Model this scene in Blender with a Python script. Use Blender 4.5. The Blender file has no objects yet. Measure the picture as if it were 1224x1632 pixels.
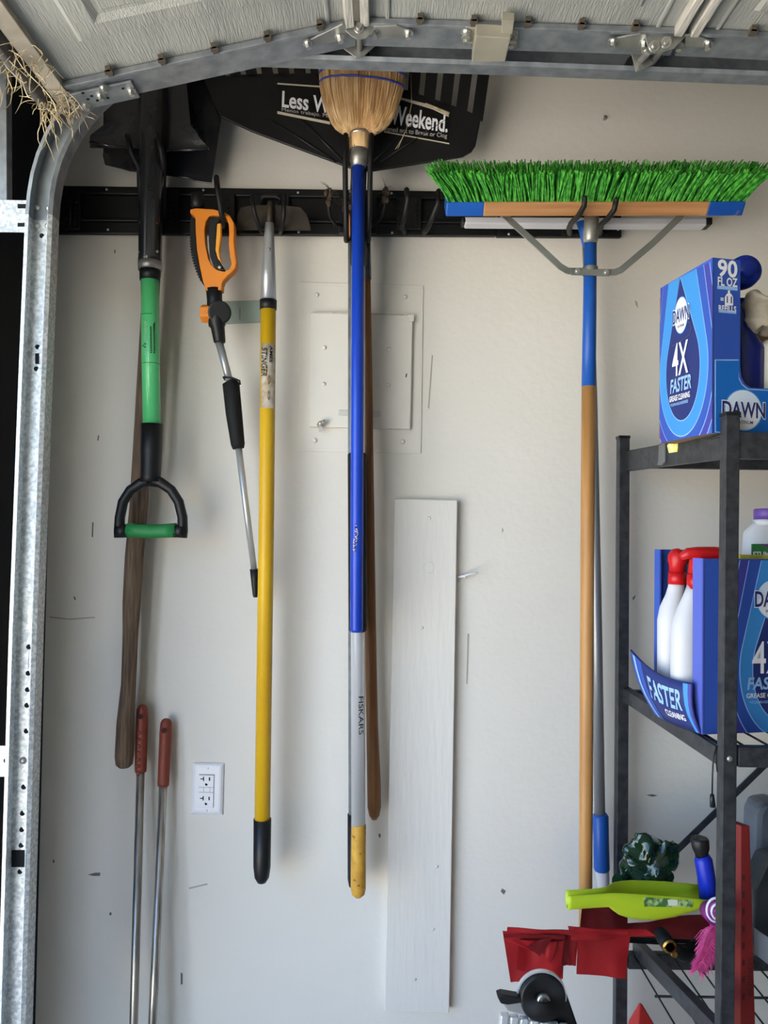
import bpy, bmesh, math, random
from mathutils import Vector, Matrix, noise
from mathutils.geometry import tessellate_polygon
random.seed(7)
SC = bpy.context.scene
COL = SC.collection
PI = math.pi

# ------------------------------------------------------------------ camera
F = 1226.0                                   # focal length in pixels of the 1224 x 1632 frame
CAM = Vector((0.0, -1.65, 1.5))
PITCH, ROLL = math.radians(1.5), math.radians(0.8)
R0 = Vector((1, 0, 0)); FW = Vector((0, math.cos(PITCH), math.sin(PITCH))); U0 = R0.cross(FW)
RR = R0 * math.cos(ROLL) + U0 * math.sin(ROLL)
UU = -R0 * math.sin(ROLL) + U0 * math.cos(ROLL)
cd = bpy.data.cameras.new('camera'); cam = bpy.data.objects.new('camera', cd); COL.objects.link(cam)
cd.sensor_fit = 'HORIZONTAL'; cd.sensor_width = 36.0; cd.lens = 36.0 * F / 1224.0
cd.clip_start = 0.02; cd.clip_end = 200
cam.matrix_world = Matrix((( RR.x, UU.x, -FW.x, CAM.x), (RR.y, UU.y, -FW.y, CAM.y), (RR.z, UU.z, -FW.z, CAM.z), (0, 0, 0, 1)))
SC.camera = cam

# ------------------------------------------------------------------ light, sky, exposure
SUN_DIR = Vector((0.16, -0.58, 0.80)).normalized()
w = bpy.data.worlds.new('sky'); SC.world = w; w.use_nodes = True
nt = w.node_tree; bg = nt.nodes['Background']
sky = nt.nodes.new('ShaderNodeTexSky'); sky.sky_type = 'NISHITA'; sky.sun_disc = False
sky.sun_elevation = math.asin(SUN_DIR.z); sky.sun_rotation = math.atan2(SUN_DIR.x, SUN_DIR.y)
sky.air_density = 1.0; sky.dust_density = 0.0; sky.ozone_density = 6.0
nt.links.new(sky.outputs['Color'], bg.inputs['Color']); bg.inputs['Strength'].default_value = 0.235
sl = bpy.data.lights.new('sun', 'SUN'); sl.energy = 10.5; sl.color = (1.0, 0.93, 0.82); sl.angle = 0.009
so = bpy.data.objects.new('sun', sl); COL.objects.link(so)
so.rotation_euler = SUN_DIR.to_track_quat('Z', 'Y').to_euler(); so.location = (-4, -6, 8)
pl = bpy.data.lights.new('opening_portal', 'AREA'); pl.shape = 'RECTANGLE'; pl.size = 2.3; pl.size_y = 2.5
pl.cycles.is_portal = True
po = bpy.data.objects.new('opening_portal', pl); COL.objects.link(po)
po.location = (-0.80, -1.62, 1.12); po.rotation_euler = (0, -PI / 2, 0)   # -Z axis points to +X
VS = SC.view_settings
SC.display_settings.display_device = 'sRGB'
VS.view_transform = 'Standard'; VS.look = 'None'; VS.gamma = 1.0; VS.use_curve_mapping = False
VS.exposure = 1.82
try:
    SC.cycles.max_bounces = 8; SC.cycles.diffuse_bounces = 5; SC.cycles.use_denoising = True
    SC.cycles.sample_clamp_indirect = 6.0
except Exception:
    pass

# ------------------------------------------------------------------ helpers
def ray(px, py):
    return (FW + RR * ((px - 612.0) / F) - UU * ((py - 816.0) / F))
def pt(px, py, y):
    d = ray(px, py); return CAM + d * ((y - CAM.y) / d.y)
def rad(wpx, y):
    return wpx * 0.5 * (y - CAM.y) / F
def on_plane(px, py, p0, n):
    d = ray(px, py); return CAM + d * ((p0 - CAM).dot(n) / d.dot(n))

def lin(c):
    out = []
    for v in c:
        v = v / 255.0
        out.append(v / 12.92 if v <= 0.04045 else ((v + 0.055) / 1.055) ** 2.4)
    return tuple(out)

MATS = {}
def M(name, rgb=(128, 128, 128), rough=0.5, metal=0.0, noise_=None, bump=None, rgb2=None, stretch=(1, 1, 1), trans=0.0, alpha=1.0, spec=None, coat=0.0, speck=None, ior=1.45, fac=(0.35, 0.65), detail=5, sub=0.0):
    """rgb/rgb2 sRGB 0..255; noise_ scale mixing rgb2 in; bump = (scale, strength); speck = (scale, rgb, threshold)."""
    if name in MATS: return MATS[name]
    m = bpy.data.materials.new(name); m.use_nodes = True
    n = m.node_tree.nodes; L = m.node_tree.links; b = n['Principled BSDF']
    b.inputs['Base Color'].default_value = (*lin(rgb), 1)
    b.inputs['Roughness'].default_value = rough; b.inputs['Metallic'].default_value = metal
    b.inputs['Transmission Weight'].default_value = trans; b.inputs['Alpha'].default_value = alpha
    b.inputs['IOR'].default_value = ior; b.inputs['Coat Weight'].default_value = coat
    if sub: b.inputs['Subsurface Weight'].default_value = sub; b.inputs['Subsurface Radius'].default_value = (0.02, 0.02, 0.02)
    if spec is not None: b.inputs['Specular IOR Level'].default_value = spec
    g = n.new('ShaderNodeNewGeometry'); mp = n.new('ShaderNodeMapping'); mp.inputs['Scale'].default_value = stretch
    L.new(g.outputs['Position'], mp.inputs['Vector'])
    last = None
    if noise_ and rgb2:
        t = n.new('ShaderNodeTexNoise'); t.inputs['Scale'].default_value = noise_; t.inputs['Detail'].default_value = detail
        L.new(mp.outputs['Vector'], t.inputs['Vector'])
        r = n.new('ShaderNodeMapRange'); r.inputs['From Min'].default_value = fac[0]; r.inputs['From Max'].default_value = fac[1]
        L.new(t.outputs['Fac'], r.inputs['Value'])
        x = n.new('ShaderNodeMix'); x.data_type = 'RGBA'
        x.inputs[6].default_value = (*lin(rgb), 1); x.inputs[7].default_value = (*lin(rgb2), 1)
        L.new(r.outputs['Result'], x.inputs[0]); last = x.outputs[2]
    if speck:
        t = n.new('ShaderNodeTexNoise'); t.inputs['Scale'].default_value = speck[0]; t.inputs['Detail'].default_value = 3
        mp2 = n.new('ShaderNodeMapping'); mp2.inputs['Scale'].default_value = speck[3] if len(speck) > 3 else (1, 1, 1)
        L.new(g.outputs['Position'], mp2.inputs['Vector']); L.new(mp2.outputs['Vector'], t.inputs['Vector'])
        r = n.new('ShaderNodeMapRange'); r.inputs['From Min'].default_value = speck[2]; r.inputs['From Max'].default_value = speck[2] + 0.03
        L.new(t.outputs['Fac'], r.inputs['Value'])
        x = n.new('ShaderNodeMix'); x.data_type = 'RGBA'
        if last: L.new(last, x.inputs[6])
        else: x.inputs[6].default_value = (*lin(rgb), 1)
        x.inputs[7].default_value = (*lin(speck[1]), 1)
        L.new(r.outputs['Result'], x.inputs[0]); last = x.outputs[2]
    if last: L.new(last, b.inputs['Base Color'])
    if bump:
        t = n.new('ShaderNodeTexNoise'); t.inputs['Scale'].default_value = bump[0]; t.inputs['Detail'].default_value = 4
        L.new(mp.outputs['Vector'], t.inputs['Vector'])
        bp = n.new('ShaderNodeBump'); bp.inputs['Strength'].default_value = bump[1]; bp.inputs['Distance'].default_value = 0.004
        L.new(t.outputs['Fac'], bp.inputs['Height']); L.new(bp.outputs['Normal'], b.inputs['Normal'])
    MATS[name] = m
    return m

class MB:
    """collects shapes in world space; build() links them as ONE mesh object."""
    def __init__(s): s.v = []; s.f = []; s.sm = []
    def add(s, vs, fs, smooth=False):
        o = len(s.v); s.v += [Vector(p) for p in vs]
        for f in fs: s.f.append([o + i for i in f]); s.sm.append(smooth)
        return s
    def box(s, lo, hi):
        x0, y0, z0 = lo; x1, y1, z1 = hi
        v = [(x0, y0, z0), (x1, y0, z0), (x1, y1, z0), (x0, y1, z0), (x0, y0, z1), (x1, y0, z1), (x1, y1, z1), (x0, y1, z1)]
        return s.add(v, [(0, 3, 2, 1), (4, 5, 6, 7), (0, 1, 5, 4), (1, 2, 6, 5), (2, 3, 7, 6), (3, 0, 4, 7)])
    def obox(s, c, ax, ay, az):
        """oriented box: centre and three half-axis vectors"""
        c = Vector(c); v = []
        for k in (-1, 1):
            for a, b in ((-1, -1), (1, -1), (1, 1), (-1, 1)):
                v.append(c + ax * a + ay * b + az * k)
        return s.add(v, [(0, 3, 2, 1), (4, 5, 6, 7), (0, 1, 5, 4), (1, 2, 6, 5), (2, 3, 7, 6), (3, 0, 4, 7)])
    def slab(s, poly, ext, holes=(), smooth=False):
        """polygon (list of points) extruded by the vector ext"""
        loops = [[Vector(p) for p in poly]] + [[Vector(p) for p in h] for h in holes]
        flat = [p for l in loops for p in l]; n = len(flat)
        ext = Vector(ext)
        if holes or len(poly) > 4:
            tri = tessellate_polygon(loops)
            nrm = Vector((0, 0, 0))
            P = loops[0]
            for i in range(len(P)): nrm += P[i].cross(P[(i + 1) % len(P)])
            ft = []
            for t in tri:
                a, b, c = (flat[i] for i in t)
                tn = (b - a).cross(c - a)
                ft.append(tuple(t) if tn.dot(ext) < 0 else tuple(reversed(t)))
        else:
            a, b, c = flat[0], flat[1], flat[2]
            ft = [tuple(range(n))]
            if (b - a).cross(c - a).dot(ext) > 0: ft = [tuple(reversed(ft[0]))]
        fs = list(ft) + [tuple(n + i for i in reversed(t)) for t in ft]
        o = 0
        for l in loops:
            m = len(l)
            for i in range(m):
                fs.append((o + i, o + (i + 1) % m, n + o + (i + 1) % m, n + o + i))
            o += m
        return s.add(flat + [p + ext for p in flat], fs, smooth)
    def pslab(s, pxs, y, th, holes=()):
        """polygon in photo pixels on the plane y, thickness th going back to the wall"""
        return s.slab([pt(a, b, y) for a, b in pxs], (0, th, 0), [[pt(a, b, y) for a, b in h] for h in holes])
    def tube(s, pts, rs, seg=16, caps=True, smooth=True, ref=None, flat=(1, 1)):
        pts = [Vector(p) for p in pts]; n = len(pts)
        if not isinstance(rs, (list, tuple)): rs = [rs] * n
        T = []
        for i in range(n):
            d = pts[min(i + 1, n - 1)] - pts[max(i - 1, 0)]
            T.append(d.normalized() if d.length > 1e-9 else Vector((0, 0, 1)))
        if ref is None: ref = Vector((0, -1, 0)) if abs(T[0].y) < 0.9 else Vector((1, 0, 0))
        N = (Vector(ref) - T[0] * Vector(ref).dot(T[0])).normalized()
        vs = []
        for i in range(n):
            N = (N - T[i] * N.dot(T[i]))
            N = N.normalized() if N.length > 1e-6 else T[i].orthogonal().normalized()
            B = T[i].cross(N)
            for k in range(seg):
                a = 2 * PI * k / seg
                vs.append(pts[i] + (N * math.cos(a) * flat[0] + B * math.sin(a) * flat[1]) * rs[i])
        fs = []
        for i in range(n - 1):
            for k in range(seg):
                k2 = (k + 1) % seg
                fs.append((i * seg + k, i * seg + k2, (i + 1) * seg + k2, (i + 1) * seg + k))
        s.add(vs, fs, smooth)
        if caps:
            o = len(s.v) - len(vs)
            s.f.append([o + k for k in reversed(range(seg))]); s.sm.append(False)
            s.f.append([o + (n - 1) * seg + k for k in range(seg)]); s.sm.append(False)
        return s
    def ptube(s, L, seg=16, **kw):
        """L = list of (px, py, y, width in px)"""
        return s.tube([pt(a, b, y) for a, b, y, w in L], [rad(w, y) for a, b, y, w in L], seg, **kw)
    def sphere(s, c, r, sc=(1, 1, 1), nu=16, nv=10):
        c = Vector(c); vs = []; fs = []
        for j in range(nv + 1):
            t = PI * j / nv
            for i in range(nu):
                a = 2 * PI * i / nu
                vs.append(c + Vector((math.sin(t) * math.cos(a) * sc[0], math.sin(t) * math.sin(a) * sc[1], math.cos(t) * sc[2])) * r)
        for j in range(nv):
            for i in range(nu):
                i2 = (i + 1) % nu
                fs.append((j * nu + i, (j + 1) * nu + i, (j + 1) * nu + i2, j * nu + i2))
        return s.add(vs, fs, True)
    def bolt(s, c, nrm, r, h, seg=6):
        c = Vector(c); nrm = Vector(nrm).normalized()
        s.tube([c, c + nrm * h * 0.25], [r * 1.5, r * 1.5], 16, smooth=False)
        s.tube([c + nrm * h * 0.25, c + nrm * h], [r, r * 0.93], seg, smooth=False)
        return s
    def screw(s, c, nrm, r):
        c = Vector(c); nrm = Vector(nrm).normalized()
        return s.tube([c, c + nrm * r * 0.35, c + nrm * r * 0.6], [r, r * 0.9, r * 0.35], 10)
    def sweep(s, path, prof, bvec, closed=True, smooth=False):
        """profile (list of (n, b)) swept along path in a plane with constant binormal bvec"""
        path = [Vector(p) for p in path]; n = len(path); bvec = Vector(bvec); vs = []
        for i in range(n):
            t = (path[min(i + 1, n - 1)] - path[max(i - 1, 0)]).normalized()
            nv = bvec.cross(t).normalized()
            for a, b in prof: vs.append(path[i] + nv * a + bvec * b)
        m = len(prof); fs = []
        for i in range(n - 1):
            for k in range(m if closed else m - 1):
                k2 = (k + 1) % m
                fs.append((i * m + k, i * m + k2, (i + 1) * m + k2, (i + 1) * m + k))
        if closed:
            fs.append(tuple(reversed(range(m)))); fs.append(tuple((n - 1) * m + k for k in range(m)))
        return s.add(vs, fs, smooth)
    def build(s, name, mat, parent=None, bevel=0.0, fix=True):
        lo = Vector((min(p.x for p in s.v), min(p.y for p in s.v), min(p.z for p in s.v)))
        hi = Vector((max(p.x for p in s.v), max(p.y for p in s.v), max(p.z for p in s.v)))
        org = (lo + hi) * 0.5
        me = bpy.data.meshes.new(name)
        me.from_pydata([p - org for p in s.v], [], s.f)
        me.polygons.foreach_set('use_smooth', s.sm)
        if fix:
            bm = bmesh.new(); bm.from_mesh(me); bmesh.ops.recalc_face_normals(bm, faces=bm.faces); bm.to_mesh(me); bm.free()
        me.materials.append(mat); me.update()
        o = bpy.data.objects.new(name, me); COL.objects.link(o)
        put(o, org, parent)
        if bevel:
            b = o.modifiers.new('bevel', 'BEVEL'); b.width = bevel; b.segments = 2; b.limit_method = 'ANGLE'; b.angle_limit = 0.7
        return o

WORLD = {}
def put(o, loc, parent=None):
    loc = Vector(loc); WORLD[o.name] = loc
    if parent is not None:
        o.parent = parent; o.location = loc - WORLD[parent.name]
    else:
        o.location = loc
def thing(name, label, cat, loc, group=None):
    o = bpy.data.objects.new(name, None); COL.objects.link(o); o.empty_display_size = 0.05
    put(o, loc); tag(o, label, cat, group); return o
def tag(o, label=None, cat=None, group=None, kind=None):
    if label: o['label'] = label
    if cat: o['category'] = cat
    if group: o['group'] = group
    if kind: o['kind'] = kind
    return o

# ---- flat print: polygons and lettering laid on a plane
class Face:
    """a flat rectangle: o = lower corner, u / v = unit vectors, w / h = size in metres; n points to the viewer"""
    def __init__(s, o, u, v, w, h):
        s.o = Vector(o); s.u = Vector(u).normalized(); s.v = Vector(v).normalized(); s.w = w; s.h = h
        s.n = s.u.cross(s.v).normalized()
    def at(s, a, b, off=0.0): return s.o + s.u * a * s.w + s.v * b * s.h + s.n * off
    def px(s, x, y):
        p = on_plane(x, y, s.o, s.n) - s.o
        return p.dot(s.u) / s.w, p.dot(s.v) / s.h
    def poly(s, pts, off, mat, name, parent, th=0.0002):
        return MB().slab([s.at(a, b, off) for a, b in pts], s.n * th).build(name, mat, parent)

def clip(poly, lo=0.0, hi=1.0, lo2=None, hi2=None):
    lo2 = lo if lo2 is None else lo2; hi2 = hi if hi2 is None else hi2
    def side(P, ax, lim, sg):
        out = []
        for i in range(len(P)):
            a, b = P[i], P[(i + 1) % len(P)]
            da, db = sg * (lim - a[ax]), sg * (lim - b[ax])
            if da >= 0: out.append(a)
            if (da >= 0) != (db >= 0):
                t = da / (da - db); out.append((a[0] + (b[0] - a[0]) * t, a[1] + (b[1] - a[1]) * t))
        return out
    P = list(poly)
    for ax, lim, sg in ((0, hi, 1), (0, lo, -1), (1, hi2, 1), (1, lo2, -1)):
        if P: P = side(P, ax, lim, sg)
    return P
def drop(cu, cv, ru, rv, tu, tv, n=40):
    """teardrop: an ellipse with the two tangents to its tip"""
    x, y = (tu - cu) / ru, (tv - cv) / rv
    d = math.hypot(x, y); a0 = math.atan2(y, x); al = math.acos(min(1, 1 / d))
    pts = [(tu, tv)]
    for i in range(n + 1):
        a = a0 + al + (2 * PI - 2 * al) * i / n
        pts.append((cu + ru * math.cos(a), cv + rv * math.sin(a)))
    return pts
def ellipse(cu, cv, ru, rv, n=32):
    return [(cu + ru * math.cos(2 * PI * i / n), cv + rv * math.sin(2 * PI * i / n)) for i in range(n)]

def text_mesh(txt, bold=0.0, shear=0.0, extrude=0.0, ref=None):
    c = bpy.data.curves.new('lettering', 'FONT'); c.body = txt; c.resolution_u = 3
    c.offset = bold; c.shear = shear; c.extrude = extrude; c.fill_mode = 'BOTH' if extrude else 'FRONT'
    o = bpy.data.objects.new('lettering_source', c)
    COL.objects.link(o); bpy.context.view_layer.update()
    me = bpy.data.meshes.new_from_object(o.evaluated_get(bpy.context.evaluated_depsgraph_get()))
    vs = [v.co.copy() for v in me.vertices]; fs = [tuple(p.vertices) for p in me.polygons]
    bpy.data.objects.remove(o); bpy.data.curves.remove(c); bpy.data.meshes.remove(me)
    x0 = min(v.x for v in vs); x1 = max(v.x for v in vs); y0 = min(v.y for v in vs); y1 = max(v.y for v in vs)
    if ref is not None:                       # an outline: keep the box of the thinner lettering it surrounds
        g = bold - ref; x0 += g; x1 -= g; y0 += g; y1 -= g
    return [((v.x - x0) / (x1 - x0), (v.y - y0) / (y1 - y0)) for v in vs], fs
def letter(txt, fn, mat, parent, name='lettering', bold=0.02, shear=0.0, label=None, ref=None):
    """fn maps (s, t) in 0..1 to a world point"""
    uv, fs = text_mesh(txt, bold, shear, 0.0, ref)
    mb = MB(); mb.add([fn(a, b) for a, b in uv], fs)
    o = mb.build(name, mat, parent, fix=False)
    if label: o['label'] = label
    return o
def flat_letter(txt, face, box, off, mat, parent, **kw):
    u0, v0, u1, v1 = box
    return letter(txt, lambda a, b: face.at(u0 + (u1 - u0) * a, v0 + (v1 - v0) * b, off), mat, parent, **kw)
def bilinear(txt, c, off, mat, parent, **kw):
    """c = corners bl, br, tr, tl in world space"""
    n = (c[1] - c[0]).cross(c[3] - c[0]).normalized() * off
    return letter(txt, lambda a, b: c[0] * (1 - a) * (1 - b) + c[1] * a * (1 - b) + c[2] * a * b + c[3] * (1 - a) * b + n, mat, parent, **kw)
def pole_letter(txt, a, b, r, ang, width, mat, parent, **kw):
    """text running along a pole from a to b; ang = angle round the pole (0 faces the camera side)"""
    ax = (b - a); t = ax.normalized(); N = (Vector((0, -1, 0)) - t * t.y * -1).normalized(); B = t.cross(N)
    def fn(s, q):
        th = ang - (q - 0.5) * width
        return a + ax * s + (N * math.cos(th) + B * math.sin(th)) * (r * 1.045 + 0.0003)
    return letter(txt, fn, mat, parent, **kw)

# ------------------------------------------------------------------ materials
wall_m = M('wall_paint', (227, 223, 213), 0.62, noise_=1.6, rgb2=(220, 216, 208), bump=(55, 0.22), speck=(9, (120, 116, 110), 0.765))
ply_m = M('board_paint', (226, 222, 214), 0.5, noise_=3, rgb2=(218, 215, 208), bump=(30, 0.25), stretch=(3, 3, 0.4), speck=(14, (120, 116, 112), 0.78))
jamb_m = M('dark_jamb_paint', (20, 18, 20), 0.85)
concrete = M('concrete', (176, 166, 150), 0.9, noise_=2.5, rgb2=(190, 180, 164), bump=(40, 0.3))
ground_m = M('driveway', (206, 198, 184), 0.9, noise_=1.2, rgb2=(214, 206, 192))
galv = M('galvanised_steel', (216, 219, 218), 0.45, 0.35, noise_=170, rgb2=(172, 178, 180), bump=(120, 0.06), fac=(0.4, 0.6))
galv_d = M('dull_galvanised_steel', (150, 156, 160), 0.5, 0.5, noise_=40, rgb2=(124, 130, 136))
zinc = M('zinc_bolt', (205, 205, 200), 0.3, 0.9)
zinc_h = M('zinc_hinge', (176, 178, 172), 0.38, 0.7, noise_=30, rgb2=(150, 152, 148))
hole_m = M('punched_hole', (12, 12, 12), 0.9)
door_m = M('door_panel_paint', (168, 170, 164), 0.5, bump=(60, 0.5), stretch=(7, 0.6, 7), noise_=3, rgb2=(154, 157, 152))
ridge_m = M('door_edge_paint', (206, 204, 194), 0.6, noise_=30, rgb2=(168, 166, 158), stretch=(6, 0.6, 6), bump=(50, 0.5))
straw_m = M('dry_straw', (226, 212, 176), 0.8, noise_=60, rgb2=(160, 140, 104))
black_pl = M('black_plastic', (17, 18, 20), 0.45, noise_=20, rgb2=(24, 25, 27))
black_mat = M('black_rubber', (14, 14, 16), 0.75, bump=(300, 0.1))
black_st = M('black_steel', (32, 33, 36), 0.26, bump=(260, 0.12), noise_=10, rgb2=(42, 43, 46), coat=0.6)
rail_m = M('black_rail_coating', (12, 13, 15), 0.42, noise_=12, rgb2=(19, 20, 22))
hook_m = M('hook_coating', (15, 15, 17), 0.55)
white_dot = M('screw_head', (205, 205, 200), 0.35, 0.5)
alu = M('aluminium', (226, 228, 230), 0.30, 0.55, noise_=6, rgb2=(176, 178, 180), stretch=(1, 1, 0.2))
steel_br = M('brushed_steel', (196, 192, 184), 0.32, 0.8, noise_=120, rgb2=(140, 138, 132), stretch=(1, 1, 0.05))
steel_d = M('worn_ferrule', (176, 174, 168), 0.38, 0.65, noise_=30, rgb2=(130, 128, 124))
green_sh = M('green_fibreglass', (98, 216, 138), 0.3, noise_=4, rgb2=(88, 204, 126), coat=0.6)
green_gr = M('green_grip', (40, 136, 72), 0.5)
old_wood = M('weathered_wood', (128, 108, 88), 0.8, noise_=14, rgb2=(84, 68, 56), stretch=(14, 14, 0.7), bump=(60, 0.4))
orange_m = M('orange_plastic', (232, 140, 40), 0.42, noise_=10, rgb2=(222, 128, 34))
yellow_m = M('yellow_fibreglass', (226, 180, 32), 0.38, noise_=5, rgb2=(216, 168, 30), speck=(26, (120, 86, 26), 0.73))
blue_h = M('blue_handle', (24, 70, 192), 0.32, noise_=5, rgb2=(20, 60, 176), speck=(38, (90, 90, 110), 0.765))
blue_b = M('blue_paint', (26, 90, 180), 0.4, noise_=6, rgb2=(22, 80, 166))
wood_h = M('varnished_wood', (196, 146, 88), 0.42, noise_=6, rgb2=(172, 122, 68), stretch=(12, 12, 0.5))
wood_b = M('block_wood', (186, 138, 92), 0.5, noise_=7, rgb2=(160, 112, 70), stretch=(0.6, 10, 14))
brown_w = M('brown_wood', (136, 92, 50), 0.45, noise_=7, rgb2=(96, 60, 32), stretch=(16, 16, 0.4))
yend = M('yellow_worn_grip', (212, 164, 62), 0.55, noise_=30, rgb2=(190, 140, 48), speck=(60, (110, 80, 40), 0.66))
rust_gr = M('red_brown_grip', (136, 62, 46), 0.5, noise_=8, rgb2=(124, 54, 40))
sheet_st = M('dirty_steel', (74, 66, 56), 0.6, 0.4, noise_=30, rgb2=(46, 42, 38))
bristle_straw = M('broom_corn', (240, 206, 156), 0.7, noise_=110, rgb2=(198, 156, 102), stretch=(1, 1, 0.12))
bristle_green = M('green_bristle', (86, 178, 62), 0.42, noise_=140, rgb2=(30, 110, 32), stretch=(1, 1, 0.15), fac=(0.38, 0.62))
blue_th = M('blue_twine', (38, 58, 150), 0.6)
panel_m = M('panel_paint', (228, 224, 214), 0.45, noise_=4, rgb2=(221, 217, 208), bump=(70, 0.08))
outlet_m = M('white_plastic', (236, 236, 240), 0.3)
slot_m = M('slot_dark', (10, 10, 12), 0.8)
white_pl = M('white_bottle_plastic', (206, 207, 212), 0.35)
red_pl = M('red_plastic', (190, 22, 26), 0.35)
rack_m = M('rack_coating', (46, 48, 52), 0.42, 0.3, noise_=60, rgb2=(66, 68, 72), bump=(200, 0.08))
wire_m = M('wire_black', (18, 18, 20), 0.5)
card_m = M('brown_cardboard', (150, 120, 86), 0.85)
sticker_w = M('worn_sticker', (205, 198, 184), 0.6, noise_=60, rgb2=(170, 150, 116))
white_ink = M('white_print', (238, 240, 244), 0.6)
grey_ink = M('pale_print', (196, 196, 192), 0.7)
black_ink = M('black_print', (20, 22, 24), 0.6)
navy = M('navy_print', (34, 48, 112), 0.5)
c_blue = M('carton_blue', (48, 84, 176), 0.5)
c_peri = M('carton_periwinkle', (66, 96, 190), 0.5)
c_light = M('carton_light_blue', (60, 142, 214), 0.5)
c_purple = M('carton_violet', (66, 66, 158), 0.5)
c_cyan = M('carton_bright_blue', (20, 104, 190), 0.5)
c_line = M('carton_pale_line', (150, 190, 238), 0.5)
c_sky = M('logo_pale', (214, 228, 244), 0.5)

# ------------------------------------------------------------------ the setting
X0 = -0.72                                    # inner face of the opening wall
XR, YF, ZC = 5.2, -3.35, 2.85
def struct(name, mb, mat, parent=None, bevel=0.0):
    o = mb.build(name, mat, parent, bevel)
    if parent is None: o['kind'] = 'structure'
    return o
struct('floor', MB().box((X0 - 0.2, YF, -0.1), (XR, 0.0, 0.0)), concrete)
wall_back = struct('wall_back', MB().box((X0 - 0.2, 0.0, -0.1), (XR, 0.12, ZC)), wall_m)
inner_m = M('bare_drywall', (176, 168, 156), 0.9, noise_=2, rgb2=(166, 158, 148))
struct('wall_right', MB().box((XR, YF, -0.1), (XR + 0.12, 0.12, ZC)), inner_m)
struct('wall_front', MB().box((X0 - 0.2, YF - 0.12, -0.1), (XR, YF, ZC)), inner_m)
struct('ceiling', MB().box((X0 - 0.2, YF - 0.12, ZC), (XR + 0.12, 0.12, ZC + 0.12)), inner_m)
wl = MB(); wl.box((X0 - 0.2, -0.38, 0.0), (X0 - 0.005, 0.0, ZC)).box((X0 - 0.2, -2.95, 2.24), (X0 - 0.005, -0.38, ZC)).box((X0 - 0.2, YF, 0.0), (X0 - 0.005, -2.95, ZC))
struct('wall_left', wl, wall_m)
struct('trim_1', MB().box((X0 - 0.005, -0.39, 0.0), (X0, -0.0005, 2.40)), jamb_m)
struct('ground', MB().box((-16, -14, -0.12), (X0 - 0.2, 12, -0.02)), ground_m)
# a few scuffs and chips with a shape of their own on the wall paint
def scuff(poly, mat):
    MB().pslab(poly, -0.0006, 0.0005).build('scuff', mat, wall_back)
scuff_m = M('scuff_mark', (112, 108, 102), 0.8)
scuff_l = M('paint_chip', (172, 168, 160), 0.8)
for poly in ([(140, 1394), (152, 1391), (160, 1391), (159, 1396), (148, 1396)], [(1030, 1267), (1040, 1266), (1048, 1268), (1040, 1270)],
             [(84, 1370), (87, 1372), (86, 1376), (84, 1374)], [(175, 1454), (178, 1455), (177, 1459), (174, 1458)], [(147, 832), (149, 833), (148, 856), (146, 856)],
             [(117, 950), (120, 952), (121, 957), (118, 955)], [(1008, 953), (1013, 948), (1012, 952), (1009, 957)], [(604, 1328), (607, 1330), (606, 1336), (603, 1333)],
             [(156, 694), (158, 694), (157, 702), (155, 702)], [(182, 398), (184, 398), (184, 404), (182, 403)], [(288, 1550), (291, 1552), (291, 1568), (288, 1570)],
             [(800, 1416), (806, 1420), (803, 1426), (798, 1421)]):
    scuff(poly, scuff_m)
for poly in ([(78, 982), (110, 986), (150, 983), (152, 985), (112, 988), (80, 985)], [(1012, 478), (1016, 482), (1017, 491), (1013, 486)], [(688, 566), (690, 566), (684, 652), (682, 650)],
             [(745, 1010), (748, 1010), (745, 1090), (743, 1090)], [(800, 840), (803, 845), (800, 850)], [(300, 1415), (330, 1408), (331, 1410), (302, 1417)]):
    scuff(poly, scuff_l)

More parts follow.
